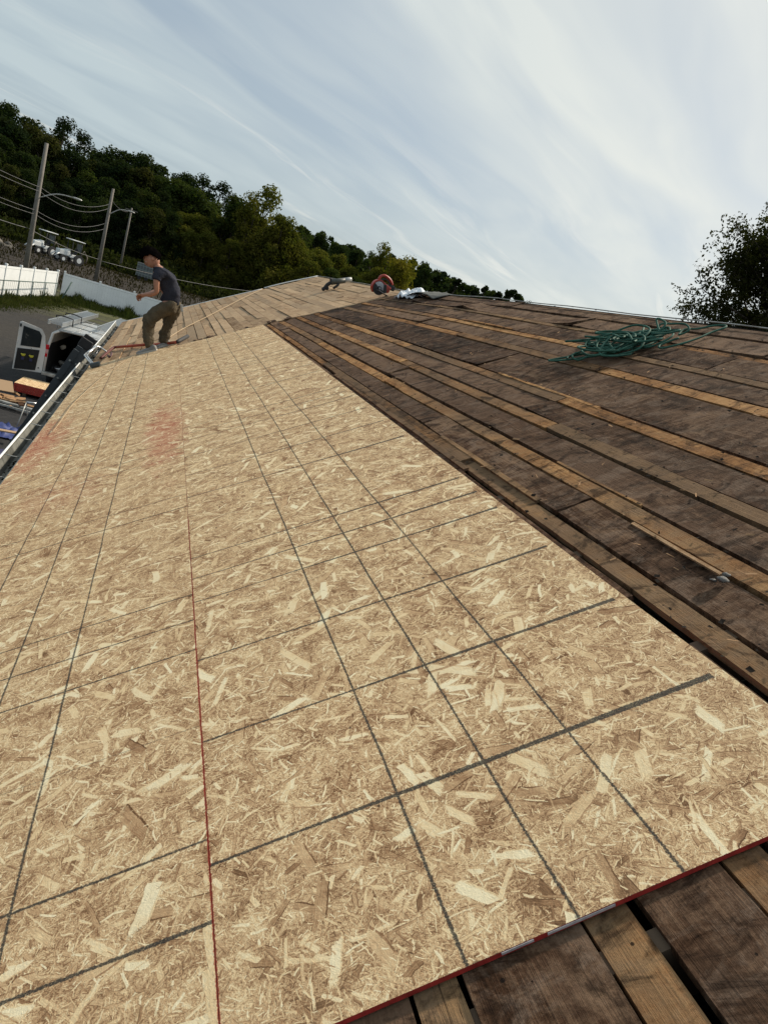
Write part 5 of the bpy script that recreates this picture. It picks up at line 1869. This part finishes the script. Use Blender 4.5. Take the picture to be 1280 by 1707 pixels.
DK, DK2, GR, OL, YG, BR = (.029, .044, .021), (.022, .034, .019), (.046, .064, .024), (.092, .098, .026), (.16, .15, .030), (.044, .050, .022)
sky_line = [
    (-25, 168, 150, 0, DK, 'dark broadleaf tree cut by the left edge, tallest of the near wood'), (12, 160, 152, 1, DK, 'dark tree second from the left edge on the skyline'), (48, 180, 156, 0, DK2, 'dark tree left of the lone round crown on the skyline'),
    (112, 190, 160, 4, DK2, 'dark open-crowned tree standing up alone above the wood at the left'), (140, 212, 168, 4, DK2, 'small open crown right beside the lone round tree'), (82, 214, 160, 1, BR, 'dull green tree filling the dip behind the first pole'),
    (172, 246, 160, 1, DK, 'dark tree where the skyline dips right of the lone tree'), (208, 236, 158, 0, DK, 'dense dark tree above the middle utility pole'), (240, 246, 160, 1, DK, 'dense dark tree just right of the middle pole'),
    (275, 262, 158, 0, DK, "dark tree on the skyline above the man's head"), (312, 280, 162, 1, DK2, 'dark tree on the descending skyline right of the man'), (345, 288, 164, 4, DK2, 'dark irregular crown before the gap in the skyline'),
    (372, 298, 166, 4, DK2, 'small dark crown left of the yellow green tree'), (402, 320, 128, 1, GR, 'green tree directly left of the tall ragged tree'), (452, 303, 126, 4, OL, 'tall ragged olive green tree standing out above the wood'),
    (430, 322, 122, 2, OL, 'olive tree leaning against the tall ragged one'), (476, 345, 120, 0, OL, 'yellow green tree on the right flank of the tall ragged tree'), (515, 372, 200, 5, GR, 'thin sparse tree poking up where the wood falls away'),
    (540, 386, 215, 1, DK, 'dark rounded tree behind the far roof corner'), (505, 388, 124, 0, OL, 'green tree at the shoulder of the wood'), (570, 400, 230, 0, DK, 'dark tree on the lower skyline left of the saw'),
    (600, 412, 240, 1, DK, 'dark tree on the lower skyline just left of the saw'), (625, 418, 235, 2, DK, 'narrow dark tree above the red saw'),
    (652, 405, 130, 2, OL, 'slender olive tree rising right above the red saw'), (690, 407, 126, 5, YG, 'sparse yellow leaved tree right of the red saw'), (672, 430, 122, 3, YG, 'yellow green bushy tree behind the white sheet'), (640, 436, 124, 0, OL, 'olive bushy tree behind the saw'),
    (712, 440, 260, 0, DK, 'dark tree where the far ridge starts right of the yellow tree'), (880, 489, 330, 5, DK, 'pair of tiny thin trees alone on the far horizon above the roof ridge'), (872, 493, 335, 5, DK, 'small thin tree left of the last tiny tree on the horizon')]
for (px, yt, D, v_, c, lb) in sky_line: tree(px, yt, D, v_, c, lb, wide=rt.uniform(1.0, 1.25) if v_ != 5 else 1.0)
g_in = 'trees filling the near wood'
slots = [(-40, 'at the left edge of the photo'), (-8, 'just inside the left edge'), (26, 'left of the nearest pole top'), (55, 'right behind the nearest pole'), (86, 'above the left tractor'), (116, 'above the right tractor'), (146, 'left of the middle pole'),
         (176, 'right behind the middle pole'), (206, 'behind the farthest pole'), (238, "behind the man's head"), (268, "right of the man's head"), (300, 'right of the man, first gap'), (332, 'above the sagging wire'), (364, 'left of the olive tree group'),
         (398, 'left below the tall ragged tree'), (432, 'below the tall ragged tree'), (466, 'above the start of the far roof edge'), (500, 'above the far roof peak'), (536, 'above the nail gun'), (575, 'between the nail gun and the saw')]
for k, (sx_, where) in enumerate(slots):
    for lvl, rank in enumerate(('back rank', 'middle rank', 'front rank')):
        px = sx_ + rt.uniform(-7, 7) + lvl * 10
        ys_ = np.interp(px, [-60, 0, 80, 150, 200, 260, 330, 400, 450, 480, 520, 560, 600, 640], [160, 165, 205, 240, 240, 260, 290, 318, 322, 360, 388, 402, 420, 430])
        ytop = ys_ + (18, 52, 86)[lvl] + rt.uniform(-10, 12)
        if px > 500: ytop = ys_ + (12, 24, 38)[lvl]
        D = (142, 130, 119)[lvl] + rt.uniform(-3, 3)
        cn, col = rt.choice([('dark green', DK), ('dark green', DK), ('blackish green', DK2), ('dull green', GR), ('dusky green', BR)]) if px < 300 else rt.choice([('dark green', DK), ('dull green', GR), ('dull green', GR), ('olive', OL)])
        if 395 < px < 560 and lvl: cn, col = 'olive', OL
        tree(px, ytop, D, rt.choice([0, 1, 3, 0, 1]), col, f'{cn} tree, {rank} of the wood, {where}', g_in, wide=rt.uniform(1.05, 1.35))
g_far = 'small trees on the distant wooded ridge'
for k in range(70):
    px = 500 + 372 * ((k * .618) % 1.0)
    ys_ = np.interp(px, [480, 540, 600, 640, 705, 750, 800, 850, 880], [372, 392, 420, 432, 440, 466, 480, 491, 499])
    D = rt.uniform(280, 420)
    row = k % 3
    tree(px, ys_ - 9 + row * 5 + rt.uniform(-2, 5), D - row * 30, rt.choice([0, 1, 2]), rt.choice([DK, DK2, GR]), 'small dark green tree on the distant wooded ridge above the roof', g_far, pool=low, wide=rt.uniform(1.1, 1.5))
# undergrowth at the foot of the wood: stuff
rg = np.random.default_rng(9)
n = 26000
az_ = np.radians(rg.uniform(-20, 16, n)); dd = rg.uniform(106, 124, n)
X_, Y_ = dd * np.sin(az_), dd * np.cos(az_)
hz = np.array([ground_z(a, b) for a, b in zip(X_, Y_)])
bump_ = np.array([mnoise.noise(Vector((a * .18, b * .18, 4))) for a, b in zip(X_, Y_)])
cen = np.stack([X_, Y_, hz + rg.random(n) * (1.8 + 2.6 * np.clip(bump_ + .3, 0, 1)) * np.clip((dd - 104) / 8, .2, 1)], 1)
t1 = rg.normal(size=(n, 3)); t1 /= np.linalg.norm(t1, axis=1)[:, None]
t2 = np.cross(t1, rg.normal(size=(n, 3))); t2 /= np.linalg.norm(t2, axis=1)[:, None]
sz = rg.uniform(.18, .42, n)[:, None]
q = np.stack([cen - t1 * sz, cen - t2 * sz * .6, cen + t1 * sz, cen + t2 * sz * .6], 1)
me = bpy.data.meshes.new('undergrowth')
me.vertices.add(n * 4); me.vertices.foreach_set('co', q.ravel()); me.loops.add(n * 4); me.polygons.add(n)
me.loops.foreach_set('vertex_index', np.arange(n * 4)); me.polygons.foreach_set('loop_start', np.arange(n) * 4); me.update(); me.validate()
me.materials.append(M['leaf'])
o = bpy.data.objects.new('undergrowth', me); COL.objects.link(o); o.color = (.032, .040, .018, 1); tag(o, kind='stuff')

# ---- the big tree beyond the ridge on the right
def big_tree():
    D = 24.0
    c = CAM + pray(1368, 470) * (D / 1.0 / math.hypot(pray(1368, 470).x, pray(1368, 470).y))
    base = Vector((c.x, c.y, G))
    t = empty('tree', base, 'dark leafy tree rising behind the roof ridge at the right edge', 'tree')
    rg = random.Random(31)
    mb = MB()
    mb.tube([base, base + Vector((.05, 0, 3)), base + Vector((.0, .1, 6)), base + Vector((.1, 0, 10.8))], [.26, .2, .14, .04], 9)
    twigs = []
    for k in range(125):
        zb = rg.uniform(2.2, 9.7)
        a = rg.uniform(0, 6.28)
        if k % 3 == 0: a = math.pi + rg.uniform(-.9, .9)
        prof = math.sin(math.pi * min(1, max(.08, (zb - 1.2) / 11.2))) ** .6
        L = 3.7 * prof * rg.uniform(.65, 1.05)
        p = base + Vector((0, 0, zb))
        d = Vector((math.cos(a), math.sin(a), rg.uniform(.15, .75))).normalized()
        pts = [p]
        for j in range(6):
            d = (d + Vector((rg.uniform(-.22, .22), rg.uniform(-.22, .22), rg.uniform(-.12, .14)))).normalized()
            pts.append(pts[-1] + d * L / 6)
        mb.tube(pts, [.045 * (1 - j / 7) + .006 for j in range(7)], 5)
        for j in range(2, 7):
            for q in range(5):
                e = pts[j] + Vector((rg.gauss(0, .33), rg.gauss(0, .33), rg.gauss(.05, .28)))
                twigs.append((pts[j], e))
                if q < 3: mb.tube([pts[j], e], [.010, .004], 3)
    mb.build('trunk', M['bark'], t)
    rgn = np.random.default_rng(4)
    tw = np.array([[*a, *b] for a, b in twigs])
    per = 44
    n = len(tw) * per
    idx = np.repeat(np.arange(len(tw)), per)
    s_ = rgn.uniform(.35, 1.25, n)[:, None]
    cen = tw[idx, :3] * (1 - s_) + tw[idx, 3:] * s_ + rgn.normal(0, .075, (n, 3))
    t1 = rgn.normal(size=(n, 3)); t1 /= np.linalg.norm(t1, axis=1)[:, None]
    t2 = np.cross(t1, rgn.normal(size=(n, 3))); t2 /= np.linalg.norm(t2, axis=1)[:, None]
    sz = rgn.uniform(.034, .066, n)[:, None]
    q = np.stack([cen - t1 * sz, cen - t2 * sz * .5, cen + t1 * sz, cen + t2 * sz * .5], 1)
    me = bpy.data.meshes.new('crown')
    me.vertices.add(n * 4); me.vertices.foreach_set('co', q.ravel()); me.loops.add(n * 4); me.polygons.add(n)
    me.loops.foreach_set('vertex_index', np.arange(n * 4)); me.polygons.foreach_set('loop_start', np.arange(n) * 4); me.update(); me.validate()
    me.materials.append(M['leaf'])
    o = bpy.data.objects.new('crown', me); COL.objects.link(o)
    o.color = (.032, .036, .016, 1)
    o.parent = t
    o.matrix_parent_inverse = Matrix.Translation(-base)


big_tree()
